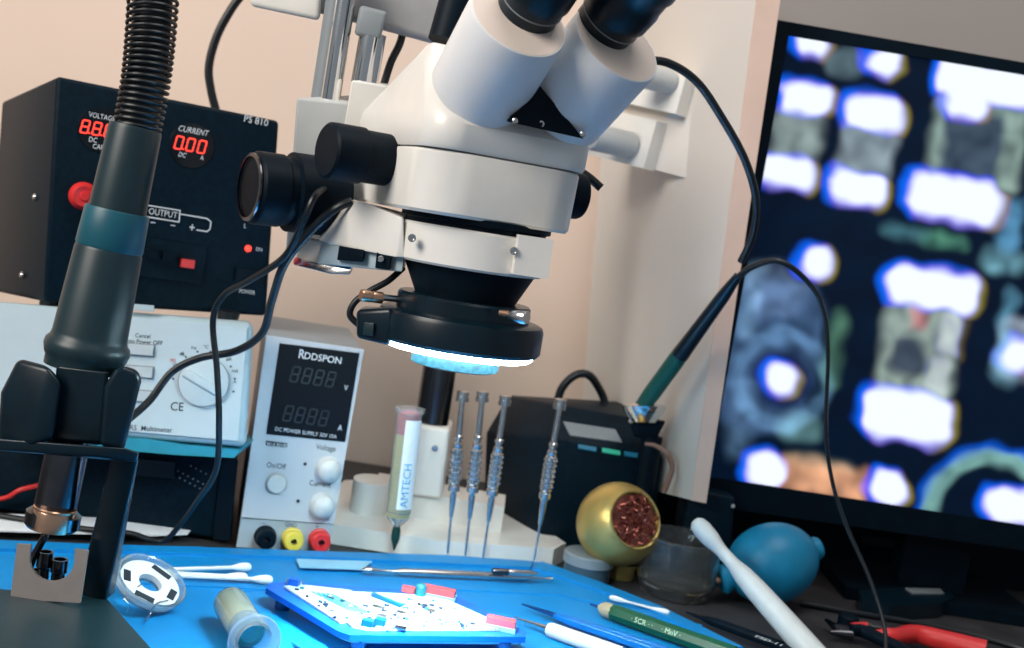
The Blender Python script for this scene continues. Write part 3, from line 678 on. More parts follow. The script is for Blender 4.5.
# ================================================================== RING LIGHT
def mk_ring():
    O = P(477, 220, YH)
    dn = V((0, 0, -1))
    t = thing('ring_light', 'black ring light glowing white beneath the microscope head', 'ring light', O+dn*.094)
    bm = B(); add_lathe(bm, O, dn, [(.0315, .0525), (.0435, .0525), (.0448, .054), (.0448, .066), (.0315, .066)], 72, closed=True); obj('collar', bm, 'blacks', t)
    bm = B(); add_lathe(bm, O, dn, [(.0318, .0635), (.051, .0635), (.0545, .065), (.0557, .068), (.0557, .0825), (.0535, .085), (.0515, .085), (.0515, .080), (.0318, .080)], 80, closed=True); obj('housing', bm, 'blacks', t)
    bm = B(); add_lathe(bm, O, dn, [(.0325, .0802), (.0513, .0802), (.0513, .0870), (.0490, .0888), (.0350, .0888), (.0325, .0870)], 80, closed=True); obj('diffuser', bm, 'lamp', t)
    # cable box on the left
    bm = B(); a = [P(356, 310, .775), P(392, 308, .765), P(390, 346, .765), P(356, 338, .775), P(362, 306, .81), P(400, 308, .80), P(398, 344, .80), P(362, 336, .81)]
    add_hull(bm, a, .003); cb = obj('switch_box', bm, 'blacks', t)
    bm = B(); add_hull(bm, [P(364, 322, .770), P(374, 323, .767), P(373, 336, .767), P(363, 335, .770), P(364, 322, .776), P(374, 323, .773), P(373, 336, .773), P(363, 335, .776)], .0006); obj('rocker_switch', bm, 'handle', cb)
    # thumb screws
    bm = B(); rod(bm, P(378, 297, .775), P(408, 300, .785), [(.0022, 0), (.0022, 1)], 16); ts = obj('thumb_screw', bm, 'steel', t)
    bm = B(); rod(bm, P(361, 295, .770), P(382, 298, .777), [(.0036, 0), (.004, .1), (.004, .45), (.0034, .5), (.0038, .55), (.0038, 1)], 20); obj('screw_head', bm, 'copper', ts)
    bm = B(); rod(bm, P(501, 313, .748), P(514, 315, .742), [(.0026, 0), (.0026, 1)], 16); ts = obj('thumb_screw', bm, 'copper', t)
    bm = B(); rod(bm, P(511, 315, .745), P(527, 318, .738), [(.0036, 0), (.0044, .1), (.0044, .9), (.0038, 1)], 20); obj('screw_head', bm, 'steel', ts)
mk_ring()

# ================================================================== HOT AIR HANDLE
def mk_handle():
    Yh = .775
    a, b = P(136, 126, Yh), P(83, 368, Yh-.005); k = Yh/1200*1.0
    t = thing('hot_air_gun', 'dark hot air handle with teal band and spring hose, upright in its holder', 'hot air gun', P(52, 530, Yh))
    L = (b-a).length
    bm = B(); 
    def f(px): return px*k
    rod(bm, a, b, [(f(21), 0), (f(25), .005), (f(26), .02), (f(28), .36), (f(30), .368)], 56); obj('upper_grip', bm, 'handle', t)
    bm = B(); rod(bm, a.lerp(b, .345), a.lerp(b, .505), [(f(30.5), 0), (f(31.5), .05), (f(33), .95), (f(32), 1)], 56); obj('teal_band', bm, 'teal', t)['label'] = 'teal band'
    bm = B(); rod(bm, a.lerp(b, .505), b, [(f(32), 0), (f(33), .02), (f(36.5), .72), (f(37.5), .76), (f(41), .79), (f(42), .84), (f(40), .90), (f(38), .93), (f(38), 1)], 56); obj('lower_grip', bm, 'handle', t)
    # hose core and spring
    pts = [P(155, -30, Yh+.012), P(151, 30, Yh+.006), P(146, 80, Yh+.002), P(137, 130, Yh)]
    bm = B(); add_tube(bm, pts, f(19), 20); obj('hose', bm, 'rubber', t)
    bm = B(); sp = spline(pts, 40); n = len(sp); hel = []
    turns = 25; N = turns*22
    for i in range(N):
        u = i/(N-1); s = u*(n-1); j = min(int(s), n-2); p = sp[j].lerp(sp[j+1], s-j); d = (sp[j+1]-sp[j]).normalized()
        x, y, _ = basis(d); R = f(24)-f(2)*u; dens = u**1.35 if False else u
        th = 2*math.pi*turns*u
        hel.append(p+(x*math.cos(th)+y*math.sin(th))*R)
    add_tube(bm, hel, f(1.9), 7, sm=False); obj('spring', bm, 'rubber', t)
    # barrel
    c = P(74, 420, Yh-.005); d = P(51, 528, Yh-.008)
    bm = B(); rod(bm, c, d, [(f(21), 0), (f(21), .82), (f(24), .84), (f(27), .86), (f(27), .97), (f(24), 1)], 48); obj('barrel', bm, 'darksteel', t)
    bm = B(); e = c.lerp(d, .78); g = c.lerp(d, .985); rod(bm, e+V((.002, -.0058, 0)), g+V((.002, -.0058, 0)), [(f(20), 0), (f(21), .05), (f(21), .12), (f(19.5), .15), (f(20), .2), (f(20), 1)], 40)
    obj('nozzle_sleeve', bm, 'copper', t)
    bm = B(); add_tube(bm, [P(50, 522, Yh-.008), P(44, 538, Yh-.006), P(34, 556, Yh), P(28, 574, Yh+.004)], .0024, 12); obj('nozzle_tip', bm, 'darksteel', t)
    # ------------------------------ holder
    h = thing('tool_holder', 'black holder stand gripping the hot air handle, at left front of the bench', 'holder', G(80, 640, .03))
    Yc = Yh
    def hull(name, front, back, m='blacks', bev=.003, par=h):
        bm = B(); add_hull(bm, front+back, bev, 4); return obj(name, bm, m, par)
    hull('cup_back', [P(56, 372, Yc+.028), P(108, 380, Yc+.028), P(100, 446, Yc+.028), P(50, 440, Yc+.028)], [P(56, 372, Yc+.036), P(108, 380, Yc+.036), P(100, 446, Yc+.036), P(50, 440, Yc+.036)])
    hull('cup_front', [P(58, 366, Yc-.030), P(106, 372, Yc-.030), P(100, 442, Yc-.028), P(52, 440, Yc-.028)], [P(56, 366, Yc-.026), P(110, 372, Yc-.026), P(104, 446, Yc-.024), P(50, 440, Yc-.024)], bev=.0015)
    hull('cup_jaw', [P(18, 358, Yc-.030), P(48, 366, Yc-.038), P(62, 382, Yc-.038), P(54, 440, Yc-.038), P(30, 446, Yc-.040), P(-2, 444, Yc-.030), P(0, 392, Yc-.030)],
         [P(22, 360, Yc+.03), P(50, 368, Yc+.03), P(46, 440, Yc+.03), P(0, 440, Yc+.03)], bev=.004)
    hull('cup_jaw', [P(104, 386, Yc-.036), P(118, 364, Yc-.034), P(139, 370, Yc-.028), P(142, 382, Yc-.028), P(124, 452, Yc-.030), P(99, 446, Yc-.036)],
         [P(112, 376, Yc+.03), P(134, 372, Yc+.03), P(120, 446, Yc+.03), P(100, 440, Yc+.03)], bev=.004)
    hull('shelf', [P(-6, 438, Yc-.038), P(98, 446, Yc-.038), P(126, 448, Yc-.034), P(140, 453, Yc-.03), P(136, 462, Yc-.03), P(98, 457, Yc-.038), P(-6, 450, Yc-.038)],
         [P(-6, 440, Yc-.022), P(138, 452, Yc-.02), P(134, 462, Yc-.02), P(-6, 450, Yc-.022)], bev=.0015)
    zb = .037
    g0, g1 = G(76, 594, zb), G(106, 600, zb)
    hull('post', [P(113, 452, Yc-.028), P(139, 457, Yc-.026), V((g1.x, g1.y, zb-.001)), V((g0.x, g0.y, zb-.001))],
         [P(113, 452, Yc-.012), P(139, 457, Yc-.010), V((g1.x, g1.y+.018, zb-.001)), V((g0.x, g0.y+.018, zb-.001))], bev=.002)
    poly = [G(-60, 584, zb), G(106, 598, zb), G(190, 692, zb), G(-80, 760, zb)]
    bm = B(); add_prism(bm, [V((p.x, p.y, .0075)) for p in poly], V((0, 0, zb-.0075)), .003, 3); obj('base', bm, 'handle', h)
    # U shaped metal plate
    Yp = G(50, 602, zb).y; Fp = Face(P(0, 540, Yp), P(90, 548, Yp), P(-4, 600, Yp))
    c0 = (53, 563); out = [(17, 543), (31, 545)]
    for i in range(13):
        a_ = math.radians(180+10 - 0 - i*(200)/12); 
    pts2 = [(17, 544), (31, 545)]
    for i in range(15):
        a_ = math.radians(188-i*196/14); pts2.append((52+22.5*math.cos(a_)-0, 559+22.5*math.sin(abs(a_)) if False else 559+22.5*math.sin(a_)))
    pts2 += [(75, 549), (88, 551), (80, 603), (10, 599)]
    bm = B(); add_prism(bm, [Fp.at(x, y) for x, y in pts2], V((0, .0022, 0)), .0006, 2); obj('nozzle_rack', bm, 'bracket', h)['label'] = 'brushed metal U-shaped rack plate'
    for x, y, r, hh in ((43, 566, 6, 24), (58, 570, 6.5, 18), (36, 578, 5, 14)):
        kk = .81/1200; bm = B(); p0 = P(x-2, y+22, Yp+.020); p1 = P(x+hh*.12, y-hh*.6, Yp+.020)
        p0.z = max(p0.z, zb+.001)
        tt = thing('spare_nozzle', 'dark round spare nozzle standing behind the metal rack plate', 'nozzle', p0, 'spare hot air nozzles behind the rack plate')
        rod(bm, p0, p1, [(r*kk, 0), (r*kk, .55), (r*kk*1.25, .6), (r*kk*1.25, 1), (r*kk*.9, 1), (r*kk*.85, .8)], 24); obj('nozzle_body', bm, 'darksteel', tt)
mk_handle()

# ================================================================== SILICONE MAT
ZM = .007
def mk_mat():
    poly = [(-90, 536), (120, 545), (200, 546.5), (235, 549.5), (340, 553), (445, 556), (541, 562), (600, 583), (660, 607), (744, 648), (840, 700), (700, 900), (-200, 900)]
    t = thing('silicone_work_mat', 'bright blue silicone work mat covering the front of the bench', 'mat', G(300, 620, 0))
    bm = B(); add_prism(bm, [G(x, y, ZM)-V((0, 0, ZM-.0005)) for x, y in poly], V((0, 0, ZM-.0005)), .0015, 2); obj('pad', bm, 'blue', t)
    def strip(name, pts, z0, h, m, bev=.0015):
        bm = B(); add_prism(bm, [G(x, y, z0) for x, y in pts], V((0, 0, h)), bev, 2); return obj(name, bm, m, t)
    strip('rear_rim', [(-60, 551), (120, 554), (340, 561), (530, 570), (533, 564), (445, 558), (340, 555), (235, 551.5), (120, 548), (-60, 544)], ZM, .003, 'blue')
    strip('pale_tray_insert', [(296, 559.5), (300, 568), (362, 570), (372, 562)], ZM+.003, .0008, 'ltblue', .0003)
    strip('divider_rib', [(120, 583.5), (340, 594), (342, 592), (122, 581.5)], ZM, .0012, 'blue', .0004)
    strip('divider_rib', [(420, 589), (560, 596), (700, 628), (702, 626), (562, 594), (420, 587)], ZM, .0012, 'blue', .0004)
    strip('side_rim', [(533, 570), (590, 589), (650, 612), (730, 652), (742, 650), (660, 609), (600, 585), (541, 564)], ZM, .003, 'blue')
    # dark oval recess where drivers stand
mk_mat()

# ================================================================== SMALL THINGS
def lying(bm, a, b, prof, z=None, seg=24): rod(bm, a, b, prof, seg)
# --- precision screwdrivers
def mk_drivers():
    proto = thing('precision_screwdriver', 'x', 'screwdriver', (0, 0, 0))
    L = .160; Z = V((0, 0, 1))
    bm = B(); rod(bm, (0, 0, 0), (0, 0, .05), [(.0006, 0), (.0011, .04), (.0013, .12), (.0013, 1)], 12); obj('blade', bm, 'steel', proto)
    bm = B(); pr = [(.0013, .036), (.0022, .037), (.0033, .052), (.0034, .060), (.0042, .061), (.0062, .063), (.0062, .068)]
    z = .069
    for i in range(7): pr += [(.0046, z+.0004), (.0062, z+.0016), (.0062, z+.0032), (.0046, z+.0044)]; z += .0052
    pr += [(.0050, z), (.0050, z+.004), (.0036, z+.005), (.0036, z+.008), (.0046, z+.009), (.0046, z+.011), (.0032, z+.0125), (.0028, .150)]
    add_lathe(bm, (0, 0, 0), Z, [(0, pr[0][1])]+pr+[(0, pr[-1][1])], 28); g = obj('handle', bm, 'steel', proto)
    bm = B()
    for i in range(6):      # raised studs around the knurl
        for k in range(9):
            a = 2*math.pi*(k+.5*(i % 2))/9; p = V((.0060*math.cos(a), .0060*math.sin(a), .0745+i*.0052))
            bmesh.ops.create_icosphere(bm, subdivisions=1, radius=.0013, matrix=Matrix.Translation(p))
    obj('grip_studs', bm, 'chrome', g)
    bm = B(); rod(bm, (0, 0, .150), (0, 0, .1605), [(.0040, 0), (.0066, .05), (.0066, .45), (.0055, .5), (.0062, .56), (.0062, .95), (.005, 1)], 28); obj('swivel_cap', bm, 'steel', proto)
    spots = [((447, 557), (463, 391), 'leftmost of the three steel screwdrivers standing close together'),
             ((465, 558), (483, 391), 'middle one of the three steel screwdrivers standing close together'),
             ((483, 558), (506, 395), 'rightmost of the three steel screwdrivers standing close together'),
             ((534, 561), (561, 399), 'steel screwdriver standing alone in front of the black soldering station')]
    for i, (tip, top, lab) in enumerate(spots):
        Y = [1.098, 1.1, 1.1, 1.11][i]
        a, b = P(*tip, Y), P(*top, Y); a.z = max(a.z, ZM+.0045); d = b-a; s = d.length/.1605
        R = V((0, 0, 1)).rotation_difference(d).to_matrix().to_4x4()
        Mx = Matrix.Translation(a) @ R @ Matrix.Diagonal((s*.95, s*.95, s, 1))
        if i == 0: o = proto; o.matrix_world = Mx
        else: o = copy_tree(proto, Mx)
        o['label'] = lab; o['group'] = 'steel precision screwdrivers'
mk_drivers()
# --- flux syringe
def mk_syringe():
    Y = 1.085; a, b = P(393, 557, Y), P(410, 411, Y); k = Y/1200
    a.z = max(a.z, ZM+.004)
    t = thing('flux_syringe', 'upright clear syringe of yellow flux with white AMTECH label', 'syringe', a)
    A = a.lerp(b, .16); d = (b-a).normalized()
    bm = B(); add_lathe(bm, A, b-A, [(2*k, 0), (4*k, .002), (11*k, .009), (12.5*k, .014), (13*k, .108), (15*k, .109), (15*k, .1125), (12*k, .1125), (11.8*k, .016), (2*k, .006)], 36, closed=True); obj('barrel', bm, 'clear', t)
    bm = B(); add_lathe(bm, A, b-A, [(0, .008), (10*k, .012), (11.3*k, .017), (11.3*k, .088), (0, .088)], 36); obj('flux', bm, 'flux', t)
    bm = B(); add_lathe(bm, A, b-A, [(0, .0885), (11.3*k, .0885), (11.3*k, .108), (0, .108)], 36); obj('plunger', bm, 'redb', t)['label'] = 'pinkish red plunger'
    bm = B(); rod(bm, a, A+d*.002, [(.9*k, 0), (2.2*k, .2), (4.4*k, .45), (4.6*k, .8), (3.2*k, 1)], 20); obj('needle_tip', bm, 'darkgreen', t)
    # label: curved patch on the right front of barrel
    x, y, ax = basis(d); bm = B(); R = 13.4*k; tocam = (CAM-A); tocam = (tocam-ax*tocam.dot(ax)).normalized(); side = ax.cross(tocam)
    if side.x < 0: side = -side
    n = 10; rows = []
    for h in (.020, .103):
        rows.append([bm.verts.new(A+d*h+(tocam*math.cos(q)+side*math.sin(q))*R) for q in [math.radians(-12+i*82/n) for i in range(n+1)]])
    for i in range(n): bm.faces.new([rows[0][i], rows[0][i+1], rows[1][i+1], rows[1][i]])
    obj('label', bm, 'label', t)
    bm = B(); q = math.radians(20); nn = tocam*math.cos(q)+side*math.sin(q); yy = -(side*math.cos(q)-tocam*math.sin(q)); xx = d
    R3 = Matrix((xx, yy, nn)).transposed()
    add_text(bm, 'AMTECH', A+d*.043+nn*(R+.0004), R3, 11.5*k, bold=0.0, sx=1.0); obj('label_lettering', bm, 'labelt', t)
mk_syringe()

# --- black soldering station (right of drivers)
def mk_station():
    t = thing('soldering_station', 'black soldering station with sloped display panel behind the gold tip cleaner', 'soldering station', G(600, 560, 0))
    Y0 = 1.20
    f = [P(556, 438, 1.19), P(664, 459, 1.20), P(652, 545, 1.20), P(541, 532, 1.19)]
    f[2].z = f[3].z = .002
    bk = [P(508, 395, 1.34), P(628, 402, 1.36), P(620, 500, 1.36), P(500, 490, 1.34)]; bk[2].z = bk[3].z = .002
    l = [P(486, 432, 1.29), P(486, 500, 1.29)]; l[1].z = .002
    top = [P(555, 404, 1.225), P(640, 419, 1.235)]
    bm = B(); add_hull(bm, f+bk+top+l, .003); obj('case', bm, 'case', t)
    F = Face(top[0], top[1], f[0]); 
    bm = B(); add_prism(bm, [F.at(563, 422), F.at(615, 430), F.at(622, 443), F.at(570, 436)], F.n*.0012, .0003); obj('display', bm, 'greyd', t)
    for x, c in ((587, 'ledb'), (611, 'ledc'), (633, 'ledb')):
        y = 448+(x-587)*.15; bm = B(); fbox(bm, F, x-9, y-3, x+9, y+4, 0, .0015, .0004); obj('key', bm, c, t)
    # carrying handle loop
    bm = B(); add_tube(bm, [P(556, 408, 1.30), P(562, 388, 1.30), P(576, 375, 1.30), P(590, 376, 1.30), P(602, 394, 1.31), P(606, 408, 1.31)], .0045, 12); obj('carry_handle', bm, 'rubber', t)
    # iron rest
    h = thing('iron_holder', 'black iron holder with metal funnel beside the soldering station', 'iron holder', G(662, 560, 0))
    bm = B(); c = P(644, 408, 1.17); k = 1.17/1200
    add_lathe(bm, c, V((.12, -.15, -1)), [(18*k, -.004), (22*k, -.002), (20*k, .004), (12*k, .014), (10*k, .014), (17*k, .003)], 36, closed=True); obj('funnel', bm, 'chrome', h)
    bm = B(); add_hull(bm, [P(626, 414, 1.18), P(666, 421, 1.18), P(656, 440, 1.18), P(634, 437, 1.18), P(626, 414, 1.20), P(666, 421, 1.20), P(656, 440, 1.20), P(634, 437, 1.20)], .003); obj('cup', bm, 'black', h)
    bm = B(); p = P(652, 436, 1.19); rod(bm, (p.x, p.y, .004), p, [(.011, 0), (.011, 1)], 20); obj('stem', bm, 'black', h)
    bm = B(); rod(bm, (p.x+.01, p.y, .001), (p.x+.01, p.y, .012), [(.024, 0), (.024, .7), (.020, 1)], 40); obj('foot', bm, 'black', h)
    # pinkish worn guard strip
    bm = B(); pts = [P(645, 444, 1.165), P(656, 446, 1.163), P(668, 455, 1.16), P(672, 468, 1.16), P(667, 484, 1.16), P(664, 492, 1.16)]
    add_tube(bm, pts, lambda u: .0018+.0022*u*(1.4-u), 12); obj('curved_guard', bm, mat('worn brown guard', (.22, .12, .09), .5), h)['label'] = 'worn brown curved guard'
mk_station()
# --- soldering iron with cable
def mk_iron():
    t = thing('soldering_iron', 'soldering iron with green grip resting nose down in the metal funnel', 'soldering iron', P(640, 410, 1.165))
    bm = B(); rod(bm, P(639, 411, 1.165), P(682, 352, 1.12), [(.0055, 0), (.0075, .05), (.0085, .3), (.0085, .9), (.0075, 1)], 28); obj('grip', bm, 'greeng', t)['label'] = 'green rubber grip'
    bm = B(); rod(bm, P(680, 355, 1.122), P(738, 276, 1.07), [(.0085, 0), (.0080, .1), (.0062, .75), (.0040, 1)], 28); obj('handle', bm, 'blacks', t)
    bm = B(); rod(bm, P(639, 411, 1.165), P(631, 422, 1.172), [(.003, 0), (.003, 1)], 14); obj('tip', bm, 'steel', t)
    bm = B(); add_tube(bm, [P(735, 280, 1.072), P(752, 267, 1.06), P(778, 261, 1.05), P(803, 277, 1.05), P(822, 305, 1.05), P(828, 350, 1.05), P(826, 430, 1.05), P(832, 480, 1.05), P(846, 525, 1.04), P(870, 580, 1.02), P(884, 625, 1.0), P(886, 655, .98)], lambda u: .0032-.0014*min(1, u*2.2), 10); obj('cable', bm, 'rubber', t)
mk_iron()
# --- tip cleaner ball
def mk_cleaner():
    Y = 1.125; c = P(618, 524, Y); r = .0400
    t = thing('tip_cleaner', 'round gold tip cleaner filled with copper wool', 'tip cleaner', G(618, 583, 0))
    ax = (P(640, 512, Y-.06)-P(604, 522, Y)).normalized(); ax = V((.40, -.78, .40)).normalized()
    ang = [math.radians(a) for a in range(180, 40, -6)]
    prof = [(r*math.sin(a), r*math.cos(a)) for a in ang]; prof[0] = (0, -r)
    oa = math.radians(44); prof += [(r*math.sin(oa), r*math.cos(oa)), (r*math.sin(oa)*.98, r*math.cos(oa)+.0022), (r*math.sin(oa)*.92, r*math.cos(oa)+.0015), (r*math.sin(oa)*.90, r*math.cos(oa)-.006), (0, r*.55)]
    bm = B(); add_lathe(bm, c, ax, prof, 56); obj('shell', bm, 'gold', t)
    bm = B(); x, y, a = basis(ax); random.seed(3)
    for i in range(150):
        rr = math.sqrt(random.random())*r*.58; th = random.random()*6.28; p = c+ax*(r*.66+random.random()*.008)+(x*math.cos(th)+y*math.sin(th))*rr
        pts = [p+V((random.uniform(-1, 1), random.uniform(-1, 1), random.uniform(-1, 1)))*.004 for _ in range(4)]
        add_tube(bm, pts, .0006, 4, 4)
    rod(bm, c+ax*(r*.4), c+ax*(r*.66), [(r*.6, 0), (r*.6, 1)], 30)
    obj('copper_wool', bm, 'wool', t)
    bm = B(); rod(bm, G(620, 581, 0)+V((0, .012, .0005)), G(620, 581, 0)+V((0, .012, .020)), [(.014, 0), (.014, .5), (.017, 1)], 36); obj('foot', bm, 'gold', t)
    bm = B(); rod(bm, G(620, 581, 0)+V((0, .012, .0162)), G(620, 581, 0)+V((0, .012, .0185)), [(.0168, 0), (.0168, 1)], 36); obj('foot_band', bm, 'black', t)
mk_cleaner()
# --- small round pot
def mk_pot():
    c = G(586, 584, 0)+V((0, .014, .0005)); t = thing('round_tub', 'small round dark tub with a clear lid at the mat corner', 'tub', c)
    bm = B(); add_lathe(bm, c, V((0, 0, 1)), [(0, 0), (.021, 0), (.0225, .002), (.0225, .018), (0, .018)], 48); obj('body', bm, mat('smoky tub', (.05, .09, .12), .35), t)
    bm = B(); add_lathe(bm, c, V((0, 0, 1)), [(.0228, .016), (.0245, .0165), (.0245, .025), (.0235, .0262), (0, .0262), (0, .0245), (.0228, .0245)], 48); obj('lid', bm, 'frost', t)
mk_pot()
# --- glass jar
def mk_jar():
    g = G(672, 603, 0); Yc = g.y+.030; c = V((P(672, 600, Yc).x, Yc, .0008)); R = .0385; H = .056
    t = obj_j = None
    bm = B(); add_lathe(bm, c, V((0, 0, 1)), [(0, 0), (R*.80, 0), (R*.86, .003), (R*.90, .008), (R*.97, .013), (R, .020), (R, H-.005), (R*1.035, H-.003), (R*1.03, H), (R*.97, H+.0005), (R*.94, H-.003), (R*.94, .021), (R*.90, .014), (R*.6, .0095), (0, .009)], 72)
    tag(obj('glass_jar', bm, 'glass', org=c), 'open clear glass jar between the gold tip cleaner and the blue bulb', 'jar'); return c, R, H
JC, JR, JH = mk_jar()
# --- blower
def mk_blower():
    Y = 1.13; c = P(772, 563, Y); r = .040; c.z = max(c.z, r*.92+.001)
    t = thing('rubber_air_blower', 'blue rubber air blower bulb lying right of the glass jar', 'air blower', (c.x, c.y, 0))
    ax = (P(818, 546, Y+.01)-P(724, 577, Y-.01)).normalized()
    bm = B(); pr = []
    for i in range(27):
        a = math.pi*i/26; pr.append((r*.95*math.sin(a), -r*1.14*math.cos(a)))
    pr[0] = (0, -r*1.14); pr[-1] = (0, r*1.14)
    add_lathe(bm, c, ax, pr, 56); obj('bulb', bm, 'blower', t)
    bm = B(); add_lathe(bm, c, ax, [(0, r*1.0), (.011, r*1.0), (.0115, r*1.18), (.0095, r*1.27), (0, r*1.29)], 32); obj('tail_valve', bm, 'blower', t)
    bm = B(); n = -ax; add_lathe(bm, c, n, [(0, r*.98), (.014, r*.98), (.012, r*1.12), (.0135, r*1.18), (.0145, r*1.30), (.012, r*1.36), (.006, r*1.36), (.005, r*1.25)], 32); nz = obj('nozzle_collar', bm, 'blower', t)
    bm = B(); rod(bm, c+n*r*1.28, c+n*r*1.50, [(.0034, 0), (.0034, .6), (.0022, 1)], 20); obj('metal_nozzle', bm, 'copper', nz)
mk_blower()
# --- white brush handle leaning on the jar
def mk_spudger():
    a = P(815, 656, .972); a.z = max(a.z, .009); Yb = JC.y-.004
    b = P(702, 528, Yb)
    t = thing('plastic_spatula', 'long white plastic spatula with rounded head, leaning across the glass jar', 'spatula', a)
    top = P(698, 522, 1.045)
    tip = P(694, 520, 1.052); e = P(822, 664, .965)
    L = (e-tip).length; k = 1.02/1200
    bm = B(); rod(bm, tip, e, [(0, 0), (5*k, .008), (8.5*k, .03), (10*k, .07), (9.5*k, .14), (7.5*k, .19), (6.5*k, .23), (7*k, .32), (10*k, .40), (11.5*k, .5), (13*k, .8), (13.5*k, 1)], 32)
    obj('handle', bm, 'plasticw', t)
mk_spudger()

# --- swabs
def mk_swab(name, a, b, z, label, zb=None, w=1.0):
    A, Bq = G(*a, z), G(*b, zb if zb is not None else z); t = thing('cotton_swab', label, 'cotton swab', (A+Bq)/2-V((0, 0, .003)), 'cotton swabs on the blue mat')
    L = (Bq-A).length
    bm = B(); rod(bm, A.lerp(Bq, .04), A.lerp(Bq, .96), [(.0013*w, 0), (.0013*w, 1)], 10); obj('stick', bm, 'swabstick', t)
    for p, q in ((A, Bq), (Bq, A)):
        d = (q-p).normalized(); h = .017
        bm = B(); add_lathe(bm, p, d, [(0, 0), (.0018*w, .0007), (.0028*w, .0025), (.0031*w, .006), (.0026*w, .011), (.0014*w, h)], 16); obj('cotton_tip', bm, 'cotton', t)
mk_swab('s', (609, 597), (670, 613), ZM+.004, 'single cotton swab on the mat above the green tool', w=.8)
mk_swab('s', (151, 570), (251, 567), ZM+.007, 'uppermost cotton swab, lying across the other two left of the board tray', zb=ZM+.004, w=1.25)
mk_swab('s', (160, 575), (273, 580), ZM+.0042, 'lowest cotton swab of the three left of the board tray', w=1.25)
mk_swab('s', (153, 572), (248, 577), ZM+.0045, 'middle cotton swab of the three left of the board tray', w=1.15)

# --- spatula and small tool
def mk_spatula():
    A, Bq = G(361, 570, ZM+.005), G(552, 579, ZM+.004)
    t = thing('metal_spatula', 'long thin silver double-ended spatula along the back of the mat', 'spatula', (A+Bq)/2-V((0, 0, .003)))
    bm = B(); rod(bm, A, Bq, [(.0006, 0), (.0028, .02), (.0026, .06), (.0012, .10), (.0014, .16), (.0032, .2), (.0034, .5), (.0032, .85), (.0013, .9), (.001, .97), (.0018, 1)], 16); obj('shaft', bm, 'steel', t)
    A, Bq = G(492, 571, ZM+.011), G(538, 574, ZM+.011)
    t = thing('small_driver_bit', 'short dark bit with silver shank lying on the silver spatula', 'driver bit', (A+Bq)/2)
    bm = B(); rod(bm, A, A.lerp(Bq, .35), [(.002, 0), (.003, .1), (.003, 1)], 12); obj('grip', bm, 'darksteel', t)
    bm = B(); rod(bm, A.lerp(Bq, .3), Bq, [(.0024, 0), (.0028, .2), (.0028, .8), (.001, 1)], 12); obj('shank', bm, 'chrome', t)
    A, Bq = G(478, 574, ZM+.003), G(540, 573, ZM+.0035)
mk_spatula()
# --- green tool
def mk_green():
    A, Bq = G(590, 604, ZM+.008), G(735, 655, ZM+.0085); k = .95/1200
    t = thing('green_scribing_tool', 'green round tool with brown conical collar lying on the mat', 'hand tool', (A+Bq)/2-V((0, 0, .008)))
    bm = B(); rod(bm, A, A.lerp(Bq, .10), [(.0008, 0), (.0012, .5), (.0022, 1)], 12); obj('tip', bm, 'navy', t)
    bm = B(); rod(bm, A.lerp(Bq, .065), A.lerp(Bq, .165), [(.0024, 0), (.0062, .4), (.0066, .9), (.0062, 1)], 24); obj('collar', bm, 'wood', t)
    bm = B(); rod(bm, A.lerp(Bq, .16), Bq, [(.0066, 0), (.0072, .03), (.0074, 1)], 8); bd = obj('body', bm, 'greenp', t)
    bm = B(); d = (Bq-A).normalized(); n = (CAM-A).normalized(); n = (n-d*n.dot(d)).normalized(); y = n.cross(d); R = Matrix((d, y, n)).transposed()
    for s, f_ in (('· 5CR · ·', .40), ('· MnV ·', .60)): add_text(bm, s, A.lerp(Bq, f_)+n*.0078, R, .006, bold=0.0)
    obj('markings', bm, mat('pale green print', (.5, .75, .5), .5), bd)
mk_green()
# --- tweezers
def mk_tweezers(label, name, a, b, z, wpx, body, tipm, frac=.2, text=None, open_=.004):
    A, Bq = G(*a, z), G(*b, z); d = (Bq-A).normalized(); s = d.cross(V((0, 0, 1))).normalized(); k = A.y/1200
    t = thing('tweezers', label, 'tweezers', (A+Bq)/2-V((0, 0, .003)))
    w = wpx*k/2
    for sg in (-1, 1):
        bm = B(); q = s*sg*open_
        def sec(f_, hw, hh): c = A.lerp(Bq, f_)+q*(.15+.85*min(1, f_*1.6)); return [c+s*(hw*x)+V((0, 0, hh*y)) for x in (-1, 1) for y in (-1, 1)]
        add_hull(bm, sec(0, .0003, .0004)+sec(frac, .0012, .0014)+sec(frac*.6, .0009, .001), 0); ar = obj('tip', bm, tipm, t)
        bm = B(); add_hull(bm, sec(frac*.9, w*.45, .002)+sec(frac*1.4, w*.8, .0028)+sec(1, w*.8, .003), .001); obj('arm', bm, body, t)
    if text:
        bm = B(); n = (CAM-Bq).normalized(); n = V((0, 0, 1)); y = n.cross(d); R = Matrix((d, y, n)).transposed()
        add_text(bm, text, G(769, 641, z+.0045), R, .0085, bold=0.0); obj('lettering', bm, 'inkw', t)
mk_tweezers('black tweezers with ESD-11 print at the right edge of the mat', 't', (686, 612), (835, 665), ZM+.005, 9, 'black', 'darksteel', .14, 'ESD-11', .0045)
mk_tweezers('blue-handled tweezers with dark tips beside the white-handled ones', 't', (522, 604), (665, 652), ZM+.006, 10, 'bluetw', 'navy', .27, None, .0042)
